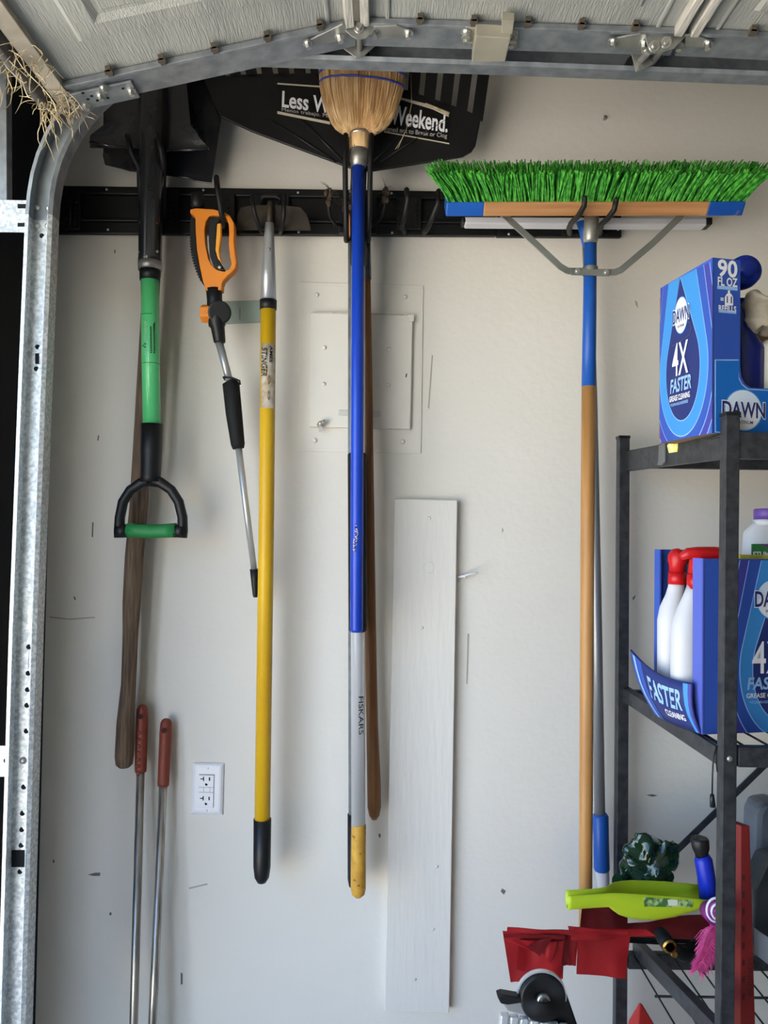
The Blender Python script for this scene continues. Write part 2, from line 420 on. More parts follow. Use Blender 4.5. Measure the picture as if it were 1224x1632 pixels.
# ------------------------------------------------------------------ overhead door (partly rolled up)
YE = -0.385                                   # wall-side end of the door
J = [pt(104, 172, YE), pt(571, 70, YE), pt(1072, 86, YE), pt(1590, 112, YE)]
for p in J: p.y = YE
VL = 2.40                                     # door width along -y
door = tag(bpy.data.objects.new('door_1', None), kind='structure'); COL.objects.link(door); put(door, J[1])
TOUT = 0.042
for k in range(3):
    a, b = J[k], J[k + 1]
    u = (b - a).normalized(); Ls = (b - a).length
    v = Vector((0, -1, 0)); nrm = u.cross(v)   # should point down (inner face)
    if nrm.z > 0: nrm = -nrm
    def q(s, t, o=0.0): return a + u * s + v * t + nrm * o
    sec = MB()
    g = 0.004
    # skin with pressed panels: build as a frame of quads and raised fields
    npan = 4; pw = (VL - 0.16) / npan
    sec.slab([q(g, 0, -0.006), q(Ls - g, 0, -0.006), q(Ls - g, VL, -0.006), q(g, VL, -0.006)], -nrm * (TOUT - 0.006))
    so_ = sec.build('door_section', door_m, door)
    us = (0.085, Ls - 0.085); T0 = 0.105
    if k == 0:
        c_ = on_plane(126, 66, a - nrm * 0.006, nrm) - a; us = (c_.dot(u), Ls - c_.dot(u)); T0 = c_.dot(v)
    for i in range(npan):
        t0, t1 = T0 + i * pw, T0 + (i + 1) * pw - 0.07
        ring = [(0.0, 0.0), (0.006, 0.005), (0.036, 0.006), (0.048, -0.001), (0.055, 0.001)]
        mb = MB(); L = []
        for d, h in ring: L.append([q(us[0] + d, t0 + d, h - 0.006), q(us[1] - d, t0 + d, h - 0.006), q(us[1] - d, t1 - d, h - 0.006), q(us[0] + d, t1 - d, h - 0.006)])
        vs = [p for l in L for p in l]; fs = []
        for r in range(len(L) - 1):
            for c in range(4): fs.append((r * 4 + c, r * 4 + (c + 1) % 4, r * 4 + 4 + (c + 1) % 4, r * 4 + 4 + c))
        fs.append(tuple((len(L) - 1) * 4 + c for c in range(4)))
        # close the back so that it is a solid emboss
        vs += [p - nrm * 0.003 for p in L[0]]; o = len(L) * 4
        fs += [(c, o + c, o + (c + 1) % 4, (c + 1) % 4) for c in range(4)] + [(o, o + 1, o + 2, o + 3)]
        mb.add(vs, fs).build('pressed_panel', door_m, so_)
    # beads and edge rails along the joints
    for s0, s1 in ((g + 0.002, 0.020), (Ls - 0.020, Ls - g - 0.002)):
        if k == 0 and s0 < 0.01: continue
        MB().slab([q(s0, 0.058, 0.010), q(s1, 0.058, 0.010), q(s1, VL, 0.010), q(s0, VL, 0.010)], -nrm * 0.017).build('edge_rail', ridge_m, so_, 0.002)
    for s0 in (0.045, Ls - 0.050):
        if k == 0 and s0 < 0.1: continue
        MB().slab([q(s0, 0.06, -0.002), q(s0 + 0.007, 0.06, -0.002), q(s0 + 0.007, VL, -0.002), q(s0, VL, -0.002)], -nrm * 0.005).build('bead', door_m, so_, 0.002)
    # end stile: galvanised channel with a folded rim
    st = MB()
    st.slab([q(g, -0.001, 0.002), q(Ls - g, -0.001, 0.002), q(Ls - g, 0.058, 0.002), q(g, 0.058, 0.002)], -nrm * 0.009)
    st.slab([q(g, -0.002, 0.002), q(Ls - g, -0.002, 0.002), q(Ls - g, -0.002, -TOUT), q(g, -0.002, -TOUT)], Vector((0, -0.002, 0)))
    st.slab([q(g, 0.054, 0.006), q(Ls - g, 0.054, 0.006), q(Ls - g, 0.062, 0.006), q(g, 0.062, 0.006)], -nrm * 0.010)
    so2 = st.build('end_stile', galv_d, so_, 0.001)
    for s_ in [0.10 + 0.085 * i for i in range(int((Ls - 0.15) / 0.085) + 1)]:
        cl = MB(); c = q(s_, 0.070, 0.002)
        cl.obox(c, u * 0.004, v * 0.007, nrm * 0.005); cl.obox(c + v * 0.004 + nrm * 0.004, u * 0.006, v * 0.003, nrm * 0.002)
        cl.build('stile_clip', M('dirty_clip', (84, 76, 66), 0.8), so_)
# bottom rail, seal
a, b = J[0], J[1]; u = (b - a).normalized(); v = Vector((0, -1, 0)); nrm = u.cross(v)
if nrm.z > 0: nrm = -nrm
def q0(s, t, o=0.0): return a + u * s + v * t + nrm * o
MB().slab([q0(-0.004, 0.012, 0.008), q0(0.022, 0.012, 0.008), q0(0.022, VL, 0.008), q0(-0.004, VL, 0.008)], -nrm * 0.020).build('bottom_rail', M('bottom_rail_paint', (176, 170, 156), 0.6, noise_=20, rgb2=(150, 144, 130)), door, 0.001)
sv = []; N = 40
sealm = MB()
prof = [(-0.004, 0.006), (-0.016, 0.016), (-0.030, 0.012), (-0.034, -0.004), (-0.030, -0.02), (-0.004, -0.03)]
vs = []; fs = []
for i in range(N + 1):
    t = 0.02 + (VL - 0.03) * i / N
    for s_, o_ in prof: vs.append(q0(s_ + random.uniform(-0.002, 0.002), t, o_ + random.uniform(-0.003, 0.003)))
m = len(prof)
for i in range(N):
    for c in range(m): fs.append((i * m + c, i * m + (c + 1) % m, (i + 1) * m + (c + 1) % m, (i + 1) * m + c))
sealm.add(vs, fs, True).build('bottom_seal', M('grey_rubber', (70, 68, 66), 0.8, noise_=40, rgb2=(50, 48, 46)), door)
# bottom bracket with bolts
bb = MB()
poly = [(0.010, 0.0), (0.125, 0.0), (0.125, 0.046), (0.012, 0.046)]
bb.slab([q0(s_, t - 0.004, 0.008) for s_, t in poly], -nrm * 0.004).build('bottom_bracket', galv_d, door, 0.001)
for (x, y) in ((165, 139), (160, 151), (209, 144), (137, 167)):
    c = on_plane(x, y, q0(0, 0, 0.008), nrm)
    MB().bolt(c, nrm, 0.0048, 0.009).build('bolt', zinc, door)
for (x, y) in ((132, 148), (146, 153), (155, 160), (172, 156), (140, 158), (196, 141)):
    c = on_plane(x, y, q0(0, 0, 0.0082), nrm)
    MB().tube([c, c + nrm * 0.0006], 0.0026, 10).build('bolt_hole', hole_m, door)
# hinges with roller shafts
def hinge(k, cpx, arms, bolts, shafts, plates):
    a_, b_ = J[k], J[k + 1]; u_ = (b_ - a_).normalized(); n_ = u_.cross(Vector((0, -1, 0)))
    if n_.z > 0: n_ = -n_
    p0 = J[k] + n_ * 0.007
    h = MB()
    for poly, yy in zip(plates, (-0.440, -0.378)): h.pslab(poly, yy, 0.003)
    hg = h.build('hinge', zinc_h, door, 0.0006)
    for poly in arms:
        k2 = k if sum(p[0] for p in poly) / len(poly) > cpx else k - 1
        ua = (J[k2 + 1] - J[k2]).normalized(); na = ua.cross(Vector((0, -1, 0)))
        if na.z > 0: na = -na
        MB().slab([on_plane(x, y, J[k2] + na * 0.006, na) for x, y in poly], na * 0.003).build('hinge_arm', zinc_h, hg, 0.0006)
    for x, y in bolts:
        k2 = k if x > cpx else k - 1
        ua = (J[k2 + 1] - J[k2]).normalized(); na = ua.cross(Vector((0, -1, 0)))
        if na.z > 0: na = -na
        c = on_plane(x, y, J[k2] + na * 0.008, na); MB().bolt(c, na, 0.0052, 0.011).build('bolt', zinc, hg)
    for (x0, y0, d0, x1, y1, d1, wpx) in shafts:
        MB().tube([pt(x0, y0, d0), pt(x1, y1, d1)], rad(wpx, d0), 14).build('roller_shaft', steel_d, hg)
        MB().tube([pt(x0, y0, d0) + (pt(x1, y1, d1) - pt(x0, y0, d0)) * f_ for f_ in (0.08, 0.2)], rad(wpx, d0) * 1.55, 14).build('shaft_collar', zinc, hg)
    x0, y0, d0, x1, y1, d1, wpx = shafts[0]
    MB().tube([pt(x1, y1, d1) + Vector((0, 0.0, 0.004)), pt(x1, y1, d1) + Vector((0, 0.012, 0.004))], 0.016, 24).build('roller_wheel', M('roller_nylon', (40, 40, 42), 0.5), hg)
hinge(1, 571, [[(484, 72), (490, 63), (545, 36), (552, 40), (552, 60), (498, 72)], [(596, 40), (632, 38), (652, 46), (654, 54), (640, 58), (598, 60)]],
      [(490, 67), (541, 57), (597, 50), (651, 51)], [(572, 40, -0.452, 574, 90, -0.352, 10)],
      [[(538, 38), (556, 33), (590, 34), (605, 40), (584, 60), (570, 63), (560, 57)], [(538, 70), (550, 66), (602, 64), (603, 68), (578, 90), (568, 92)]])
hinge(2, 1072, [[(972, 60), (1020, 51), (1030, 52), (1030, 78), (1012, 78), (975, 70)], [(1092, 54), (1105, 52), (1130, 62), (1130, 74), (1092, 72)]],
      [(977, 64), (1026, 67), (1030, 80), (1082, 70), (1128, 68)], [(1046, 70, -0.452, 1012, 106, -0.352, 11), (1064, 64, -0.452, 1040, 100, -0.365, 11)],
      [[(1027, 52), (1080, 51), (1096, 54), (1074, 78), (1044, 84), (1034, 78)], [(1006, 82), (1020, 80), (1068, 82), (1034, 106), (1014, 114)]])
# lift bracket in the middle of the second section
a_, b_ = J[1], J[2]; u_ = (b_ - a_).normalized(); n_ = u_.cross(Vector((0, -1, 0)))
if n_.z > 0: n_ = -n_
p0 = J[1] + n_ * 0.004
def onp(x, y, o=0.0): return on_plane(x, y, p0 + n_ * o, n_)
lb = MB(); lb.slab([onp(758, 36), (onp(815, 40)), onp(806, 78), onp(752, 80)], n_ * 0.022)
lb.slab([onp(742, 40), onp(826, 46), onp(824, 74), onp(742, 66)], n_ * 0.004)
lbo = lb.build('lift_bracket', M('bracket_paint', (176, 172, 156), 0.5, 0.3, noise_=12, rgb2=(156, 152, 138)), door, 0.002)
MB().slab([onp(800, 18, 0.0), onp(820, 20, 0.0), onp(816, 48, 0.0), onp(800, 46, 0.0)], n_ * 0.014).build('bracket_tab', MATS['bracket_paint'], lbo, 0.001)
for x, y in ((743, 50), (743, 60), (816, 58), (815, 66)):
    MB().bolt(onp(x, y, 0.004), n_, 0.0055, 0.010).build('bolt', zinc, lbo)

# ------------------------------------------------------------------ door track
YT = -0.335
tr = thing('door_track', 'galvanised steel door track curving from vertical to horizontal beside the wall', 'track', pt(40, 1640, YT))
C0 = (338, 350); RA = 264
ppx = [(28, 1700), (31, 1600), (48, 1008), (63, 600), (73, 352)]
arc = [(C0[0] - RA * math.cos(t), C0[1] - RA * math.sin(t)) for t in [PI / 2 * i / 14 for i in range(1, 15)]]
hor = [(420, 86), (800, 99), (1224, 115), (1700, 134)]
W_, D_ = 0.0232, 0.027
prof = [(-W_, -D_), (-W_, 0.0), (W_, 0.0), (W_, -D_), (W_ - 0.006, -D_ - 0.004), (W_ - 0.009, -D_), (W_ - 0.006, -D_ + 0.001), (W_ - 0.0035, -D_ + 0.003),
        (W_ - 0.003, -0.003), (-W_ + 0.003, -0.003), (-W_ + 0.0035, -D_ + 0.003), (-W_ + 0.004, -D_ + 0.001), (-W_ + 0.006, -D_)]
def track_piece(pxs, name, mat):
    p = [pt(x, y, YT) for x, y in pxs]
    return MB().sweep(p, prof, Vector((0, 1, 0))).build(name, mat, tr)
track_piece(ppx, 'vertical_track', galv)
track_piece([ppx[-1]] + arc + hor, 'curved_track', galv_d)
for x, y in ((60, 331), (77, 332), (59, 359), (76, 360)):
    MB().screw(pt(x, y, YT - 0.004), (0, -1, 0), 0.0052).build('track_bolt', zinc, tr)
holes = [(67, 376), (60, 553), (58, 588), (46, 1031), (45, 1073), (44, 1099), (43, 1124), (42, 1165), (38, 1254), (36, 1296), (35, 1322), (34, 1347), (32, 1389)]
for x, y in holes:
    MB().tube([pt(x, y, YT - 0.0032), pt(x, y, YT - 0.0040)], rad(8, YT), 12).build('track_hole', hole_m, tr)
MB().pslab([(56, 563), (62, 563), (62, 580), (56, 580)], YT - 0.004, 0.0006).build('track_slot', hole_m, tr)
MB().pslab([(18, 1355), (39, 1355), (39, 1382), (18, 1382)], YT - 0.004, 0.0006).build('track_slot', hole_m, tr)
for (y0, y1) in ((1036, 1066), (1130, 1160), (1190, 1230), (1262, 1290)):
    MB().pslab([(30, y0), (46, y0), (45, y1), (29, y1)], YT - 0.0040, 0.0008).build('splice_tab', galv, tr, 0.0003)
MB().screw(pt(37, 1212, YT - 0.004), (0, -1, 0), 0.0062).build('track_bolt', steel_d, tr)
br = MB().pslab([(-30, 318), (44, 319), (43, 370), (-30, 369)], YT - 0.010, 0.003).build('jamb_bracket', galv, tr, 0.0005)
MB().pslab([(28, 325), (43, 325), (43, 332), (28, 332)], YT - 0.0108, 0.0006).build('bracket_slot', hole_m, br)
MB().pslab([(28, 355), (43, 355), (43, 361), (28, 361)], YT - 0.0108, 0.0006).build('bracket_slot', hole_m, br)
br2 = MB().pslab([(-30, 1188), (14, 1189), (13, 1238), (-30, 1238)], YT - 0.010, 0.003).build('jamb_bracket', galv, tr, 0.0005)
MB().tube([pt(10, 1212, YT - 0.0102), pt(10, 1212, YT - 0.0108)], rad(8, YT), 12).build('bracket_hole', hole_m, br2)
MB().pslab([(-40, 60), (10, 100), (11, 320), (-40, 320)], YT - 0.004, 0.02).build('support_angle', galv_d, tr, 0.001)

# ------------------------------------------------------------------ straw nest caught on the door bottom
nest = MB()
def strand(p, d, n=5, L=0.05, r=0.0006):
    pts = [Vector(p)]; d = Vector(d).normalized()
    for i in range(n):
        d = (d + Vector((random.uniform(-1, 1), random.uniform(-1, 1), random.uniform(-1, 0.6))) * 0.45).normalized()
        pts.append(pts[-1] + d * L / n)
    nest.tube(pts, [r] * n + [r * 0.5], 4, False)
for i in range(150):
    t = random.choice([random.gauss(0.03, 0.022), random.gauss(0.03, 0.02), random.gauss(0.14, 0.03)])
    t = max(0.004, min(0.30, t))
    p = q0(random.uniform(-0.03, 0.03), t, random.uniform(0.005, 0.02))
    strand(p, (random.uniform(-1, 1), random.uniform(-1, 1), random.uniform(-1.6, 0.6)), 5, random.uniform(0.015, 0.045), random.uniform(0.0003, 0.0007))
for i in range(16):                       # hanging strands
    t = random.choice([random.gauss(0.15, 0.02), random.gauss(0.03, 0.012)])
    p = q0(random.uniform(-0.035, -0.005), max(0.004, t), 0.012)
    strand(p, (random.uniform(-0.15, 0.3), 0, -1.6), 6, random.uniform(0.04, 0.10), random.uniform(0.0004, 0.0009))
tag(nest.build('straw_tuft', straw_m, None), 'dry straw and nest litter caught along the bottom edge of the raised door', 'straw', kind='stuff')

# ------------------------------------------------------------------ wall rail
def rail(name, label, x0, x1, yt0, yt1, yb0, yb1, dots):
    t = thing(name, label, 'tool rail', pt((x0 + x1) / 2, (yt0 + yb0) / 2, 0.0), 'black wall rails')
    MB().pslab([(x0, yt0), (x1, yt1), (x1, yb1), (x0, yb0)], -0.005, 0.0045).build('back_plate', rail_m, t)
    MB().pslab([(x0, yt0), (x1, yt1), (x1, yt1 + 12), (x0, yt0 + 12)], -0.016, 0.011).build('top_lip', rail_m, t, 0.002)
    MB().pslab([(x0, yb0 - 19), (x1, yb1 - 19), (x1, yb1), (x0, yb0)], -0.016, 0.011).build('bottom_lip', rail_m, t, 0.002)
    MB().pslab([(x0, yb0 - 25), (x1, yb1 - 25), (x1, yb1 - 20), (x0, yb0 - 20)], -0.020, 0.015).build('bottom_bead', rail_m, t, 0.002)
    for x, y in dots: MB().screw(pt(x, y, -0.016), (0, -1, 0), 0.0028).build('screw', white_dot, t)
rail('tool_rail', 'long black wall rail running behind the shovel, yellow tool and straw broom', 86, 790, 296, 306, 372, 376, [(170, 302), (172, 366), (324, 303), (475, 307), (476, 370), (624, 308), (625, 371)])
rail('tool_rail', 'short black wall rail behind the green push broom', 792, 990, 306, 309, 377, 378, [(771 + 40, 373), (985, 366)])

# ------------------------------------------------------------------ hooks
def hook(label, prongs, plate=None, studs=(), w=9, extra=None, mat=hook_m):
    p = prongs[0][-1]
    t = thing('tool_hook', label, 'hook', pt(p[0], p[1], -0.02), 'black hooks on the wall rail')
    if plate:
        x0, y0, x1, y1 = plate
        MB().pslab([(x0, y0), (x1, y0), (x1, y1), (x0, y1)], -0.022, 0.006).build('hook_plate', rail_m, t, 0.002)
    for pr in prongs:
        L = [(x, y, d, w) for x, y, d in pr]
        mb = MB().ptube(L, 10)
        mb.sphere(pt(*pr[0]), rad(w, pr[0][2]), nu=10, nv=6)
        mb.build('prong', mat, t)
    for x, y in studs:
        MB().sphere(pt(x, y, -0.022), 0.0026, nu=8, nv=6).build('stud', hook_m, t)
    return t
def studcols(xs, y0, y1, n): return [(x, y0 + (y1 - y0) * i / (n - 1)) for x in xs for i in range(n)]
hook('black double hook carrying the spade with the green shaft', [[(203, 217, -0.15), (210, 245, -0.145), (222, 268, -0.13), (224, 330, -0.08), (224, 352, -0.02)], [(252, 217, -0.15), (257, 240, -0.148), (261, 262, -0.13), (260, 300, -0.075), (262, 345, -0.02)]],
     plate=(262, 302, 284, 372), studs=studcols((272,), 318, 362, 6))
hook('bare black hook plate at the rail end beside the door track', [[(112, 318, -0.03), (112, 340, -0.035), (112, 360, -0.022)]], plate=(102, 306, 128, 366), studs=studcols((106, 121), 314, 356, 6), w=6)
hook('black single hook through the orange trigger loop', [[(345, 283, -0.125), (347, 305, -0.125), (353, 340, -0.12), (356, 352, -0.10), (356, 358, -0.06), (356, 360, -0.02)]], plate=(350, 308, 374, 366), studs=studcols((364,), 318, 345, 5))
hook('black double hook around the neck of the yellow handled scraper', [[(401, 312, -0.10), (406, 340, -0.105), (414, 364, -0.07), (418, 371, -0.02)], [(453, 312, -0.10), (452, 345, -0.105), (449, 365, -0.07), (446, 372, -0.02)], [(417, 326, -0.03), (418, 314, -0.04), (424, 313, -0.04), (440, 313, -0.04), (446, 316, -0.04), (447, 328, -0.03)]],
     plate=(398, 308, 460, 356), w=7)
hook('tall black double hook carrying the straw broom', [[(551, 216, -0.155), (550, 260, -0.15), (551, 330, -0.13), (552, 375, -0.115), (552, 383, -0.09), (553, 380, -0.02)], [(592, 216, -0.155), (590, 260, -0.15), (589, 330, -0.13), (587, 375, -0.115), (587, 383, -0.09), (586, 380, -0.02)]], plate=(540, 310, 600, 372))
hook('thin black double hook muddy at the tips behind the straw broom', [[(525, 302, -0.09), (523, 325, -0.085), (526, 345, -0.07), (534, 357, -0.05), (550, 361, -0.022)], [(614, 302, -0.09), (613, 330, -0.085), (608, 346, -0.07), (598, 356, -0.05), (588, 361, -0.022)]], w=6)
hook('empty black double hook beside the straw broom', [[(648, 303, -0.10), (650, 318, -0.10), (645, 345, -0.08), (640, 362, -0.05), (645, 370, -0.022)], [(699, 305, -0.10), (698, 325, -0.10), (688, 350, -0.08), (681, 365, -0.05), (675, 371, -0.022)]],
     plate=(632, 312, 672, 366), studs=studcols((636, 664), 321, 358, 6), w=9)
hook('black double hook carrying the green push broom', [[(932, 316, -0.236), (931, 328, -0.228), (922, 344, -0.206), (911, 355, -0.16), (907, 364, -0.08), (908, 372, -0.02)], [(982, 319, -0.236), (979, 334, -0.228), (969, 348, -0.206), (959, 357, -0.16), (956, 365, -0.08), (957, 372, -0.02)]], plate=(896, 352, 970, 374))
# dirt and dry grass on the thin hook
mud = MB()
for i in range(60):
    c = random.choice([(524, 312), (553, 328), (614, 310)]); s_ = (8, 22) if c[0] == 553 else (5, 12)
    p = pt(c[0] + random.gauss(0, s_[0] * 0.4), c[1] + random.gauss(0, s_[1] * 0.45), -0.092 + random.uniform(-0.006, 0.006))
    mud.sphere(p, random.uniform(0.002, 0.0048), (1, 1, random.uniform(1, 2)), 6, 5)
for i in range(46):
    c = random.choice([(524, 305), (553, 322), (614, 305)]); p = pt(c[0], c[1] + random.uniform(-8, 14), -0.095); d = Vector((random.uniform(-1, 1), random.uniform(-0.4, 0.4), random.uniform(-1, 1))).normalized()
    mud.tube([p, p + d * 0.012, p + d * 0.022 + Vector((0, 0, -0.004))], [0.0005, 0.0004, 0.0002], 4, False)
tag(mud.build('dry_mud_clump', M('dry_mud', (84, 70, 56), 0.9, noise_=60, rgb2=(58, 48, 40), bump=(200, 0.6))), 'grey dry mud and grass clumps stuck on the thin hook tips', 'mud', kind='stuff')

# ------------------------------------------------------------------ wooden handled shovel, behind
t = thing('wooden_handled_shovel', 'square black shovel hung head up with a weathered dark wooden handle', 'shovel', pt(198, 1222, -0.05))
yb = -0.062
outer = [(165, 60), (345, 60), (352, 190), (337, 292), (312, 289), (300, 284), (272, 280), (205, 272), (192, 268), (167, 262), (164, 250)]
MB().pslab(outer, yb, 0.004).build('blade', black_st, t, 0.001)
MB().ptube([(248, 200, yb - 0.006, 30), (246, 280, yb - 0.004, 30), (242, 420, -0.06, 31), (241, 440, -0.06, 30)]).build('socket', black_st, t)
MB().ptube([(243, 420, -0.058, 27), (233, 600, -0.055, 28), (222, 800, -0.052, 29), (214, 890, -0.05, 29), (210, 960, -0.05, 28), (208, 1010, -0.05, 24), (205, 1090, -0.05, 23), (200, 1150, -0.05, 27), (198, 1205, -0.05, 29), (198, 1218, -0.05, 26), (198, 1223, -0.05, 16)]).build('handle', old_wood, t)

# ------------------------------------------------------------------ spade with green shaft and D grip
t = thing('garden_spade', 'black garden spade hung head up with bright green shaft and D grip', 'spade', pt(240, 858, -0.11))
yb = -0.112
# blade: dished sheet with forward turned treads
mb = MB(); cols = 15; rows = 41
def blade_edges(f):       # f 0 top .. 1 tread line
    y = 30 + 205 * f
    xl = 169 if y < 196 else (169 - 26 * (y - 196) / 20 if y < 216 else 143)
    xr = 297 if y < 130 else (297 + 7 * (y - 130) / 70 if y < 200 else (304 + 28 * min(1, (y - 200) / 31)))
    return xl, xr, y
vs = []
for r_ in range(rows + 1):
    f = r_ / rows; xl, xr, y = blade_edges(f)
    for c in range(cols + 1):
        g_ = c / cols; x = xl + (xr - xl) * g_; e = abs(g_ - 0.5) * 2
        yy = y + (4 * g_ if f > 0.9 else 0)
        p = pt(x, yy, yb - 0.022 * e * e)
        vs.append(p)
fs = [(r_ * (cols + 1) + c, r_ * (cols + 1) + c + 1, (r_ + 1) * (cols + 1) + c + 1, (r_ + 1) * (cols + 1) + c) for r_ in range(rows) for c in range(cols)]
n0 = len(vs); vs2 = vs + [p + Vector((0, 0.002, 0)) for p in vs]; fs2 = fs + [tuple(n0 + i for i in reversed(f)) for f in fs]
mb.add(vs2, fs2, True)
bl = mb.build('blade', black_st, t)
MB().tube([pt(143, 226, yb - 0.022), pt(172, 232, yb - 0.02), pt(210, 236, yb - 0.01)], [0.0026, 0.0030, 0.0024], 8).build('tread', black_st, t)
MB().tube([pt(332, 237, yb - 0.022), pt(300, 239, yb - 0.02), pt(266, 240, yb - 0.01)], [0.0026, 0.0030, 0.0024], 8).build('tread', black_st, t)
MB().ptube([(246, 40, yb, 30), (245, 130, yb - 0.004, 46), (244, 200, yb - 0.006, 46), (242, 262, yb - 0.006, 39), (240, 330, -0.115, 36), (239, 412, -0.113, 37), (239, 419, -0.113, 37)], 24).build('socket', black_st, t)
for x, y in ((224, 355), (249, 356), (223, 402), (251, 401)): MB().sphere(pt(x, y, -0.127), 0.003, nu=8, nv=6).build('rivet', steel_d, t)
MB().ptube([(239, 418, -0.113, 38), (239, 431, -0.113, 37)], 24).build('ring', steel_d, t)
MB().ptube([(239, 430, -0.113, 33), (239, 447, -0.113, 32)], 24).build('collar', black_pl, t)
sh = MB().ptube([(239, 446, -0.112, 29), (240, 560, -0.112, 28), (242, 679, -0.112, 28)], 24).build('shaft', green_sh, t)
MB().ptube([(242, 676, -0.112, 34), (241, 720, -0.112, 33), (240, 758, -0.112, 31), (240, 768, -0.112, 34)], 24).build('grip_socket', black_pl, t)
mb = MB()
mb.ptube([(243, 764, -0.112, 22), (226, 769, -0.112, 17), (208, 781, -0.112, 16), (196, 800, -0.112, 16), (191, 825, -0.112, 16), (190, 846, -0.112, 17), (190, 857, -0.112, 16)], 14)
mb.ptube([(237, 764, -0.112, 22), (256, 769, -0.112, 17), (273, 781, -0.112, 16), (285, 800, -0.112, 16), (291, 825, -0.112, 16), (291, 846, -0.112, 17), (290, 857, -0.112, 16)], 14)
mb.ptube([(186, 846, -0.112, 22), (204, 846, -0.112, 22)], 14); mb.ptube([(278, 846, -0.112, 22), (295, 846, -0.112, 22)], 14)
mb.build('d_grip', black_pl, t)
MB().ptube([(203, 845, -0.112, 23), (222, 846, -0.112, 22), (240, 847, -0.112, 22), (262, 846, -0.112, 22), (281, 845, -0.112, 23)], 16).build('hand_bar', green_gr, t)
pa, pb = pt(240.2, 560, -0.112), pt(239.7, 506, -0.112)
rr = rad(28.3, -0.112)
# worn, no longer legible script running up the shaft
def on_shaft(py, ang):
    c = pt(240.4 - 0.6 * (572 - py) / 60, py, -0.112); return c + Vector((math.sin(ang), -math.cos(ang), 0)) * rr * 1.02
sq = [on_shaft(570 - i * 0.62, -0.28 + 0.16 * math.sin(i * 0.9) + 0.07 * math.sin(i * 2.3 + 1) - (0.35 * math.exp(-((i - 26) / 4.0) ** 2))) for i in range(90)]
MB().tube(sq, 0.00035, 5, False).build('script_print', grey_ink, sh)
MB().tube(sq[20:34], 0.0006, 5, False).build('script_print', black_ink, sh)
pole_letter('................', pt(240.4, 566, -0.112), pt(239.8, 524, -0.112), rr, 0.32, 0.2, black_ink, sh, name='small_print')
pole_letter('................', pt(240.4, 566, -0.112), pt(239.8, 520, -0.112), rr, 0.66, 0.2, black_ink, sh, name='small_print')
MB().tube([pt(239.4, 503, -0.112), pt(239.4, 504.2, -0.112)], rr * 1.01, 24, False).build('label_edge', M('label_edge', (44, 130, 74), 0.5), sh)
MB().tube([pt(240.5, 580, -0.112), pt(240.5, 581.2, -0.112)], rr * 1.01, 24, False).build('label_edge', MATS['label_edge'], sh)
MB().pslab([(247, 513.5), (245, 527), (242.5, 524.5), (238, 532), (237, 531.5), (241, 523), (238.5, 521)], -0.1262, 0.0012).build('trowel_mark', black_ink, sh)

# ------------------------------------------------------------------ long reach shear with orange grip
t = thing('long_reach_pruner', 'orange pistol grip pruner on a thin silver pole with black foam sleeve', 'pruner', pt(406, 952, -0.08))
yo = -0.095
outer = [(302.6, 335), (304, 333), (312, 331.5), (340, 333), (349, 335.6), (358, 338), (366, 343), (373, 355), (373.5, 370), (373, 385), (375, 405), (377, 418), (375, 427), (369, 434), (362, 440), (356.5, 446), (354, 452), (353.5, 462), (328.7, 463), (325, 455), (322, 444), (317, 420), (313, 395), (311, 365), (310.7, 346), (307, 342), (303, 340)]
inner = [(349, 343.7), (340, 342.5), (333, 345), (328, 353), (326, 366), (327, 388), (332, 412), (338, 423), (346, 430), (358, 432.7), (365, 429), (369, 421), (366, 404), (364.6, 390), (365, 370), (364.5, 358), (361, 347)]
MB().pslab(outer, yo - 0.012, 0.024, [inner]).build('grip_body', orange_m, t, 0.003)
MB().pslab([(304, 343), (310.5, 348), (311, 368), (313.2, 397), (317.5, 423), (322, 445), (325.5, 456), (321, 450), (315, 437), (309, 414), (303.5, 387), (302.2, 360)], yo - 0.014, 0.028).build('rubber_back', black_mat, t, 0.002)
for i in range(16):
    f = i / 15; x = 303 + 16 * f * f + 0.0 * f; y = 380 + 66 * f
    MB().ptube([(x + 1, y, yo - 0.013, 4), (x + 1, y, yo + 0.013, 4)], 8).build('rubber_rib', black_mat, t)
MB().pslab([(334, 345), (347.6, 346), (350, 352), (345, 358), (344, 380), (344, 402), (350, 417), (359, 430), (352, 431), (340, 424), (334, 408), (332.5, 385), (332, 362)], yo - 0.008, 0.016).build('trigger', black_pl, t, 0.002)
MB().pslab([(345.8, 356), (352, 355), (352, 378), (349, 399.5), (350, 408), (353, 418), (347, 412), (343, 398), (344.5, 376)], yo - 0.010, 0.014).build('trigger_pad', M('light_orange', (240, 168, 60), 0.45), t, 0.002)
MB().screw(pt(350, 426, yo - 0.012), (0, -1, 0), 0.0034).build('screw', white_dot, t)
MB().ptube([(315, 333, yo, 16), (315, 328, yo, 22), (315, 312, yo, 22), (315, 309, yo, 18)], 12).build('end_knob', black_pl, t)
MB().ptube([(341, 461, yo, 26), (342, 478, yo, 24), (344, 490, yo, 28), (346, 519, yo, 27), (347, 522, yo, 22), (350, 544, yo, 19), (350, 546, yo, 18)], 18).build('neck', black_pl, t)
MB().tube([pt(350, 498, yo - 0.017), pt(350, 498, yo + 0.014)], rad(37, yo), 24).build('swivel_joint', black_pl, t, 0.003)
mb = MB()
L = []
c = pt(328, 499, yo)
axis = (pt(318, 499, yo) - pt(338, 499, yo))
pts = []
for i in range(12):
    a = 2 * PI * i / 12; r_ = 0.0195 if i % 2 else 0.0165
    pts.append(pt(338, 500, yo) + Vector((0, math.cos(a) * r_, math.sin(a) * r_)))
mb.slab(pts, axis * 0.85); mb.build('knob', orange_m, t, 0.003)
MB().ptube([(349, 545, -0.09, 13), (367, 612, -0.088, 12)]).build('upper_pole', alu, t)
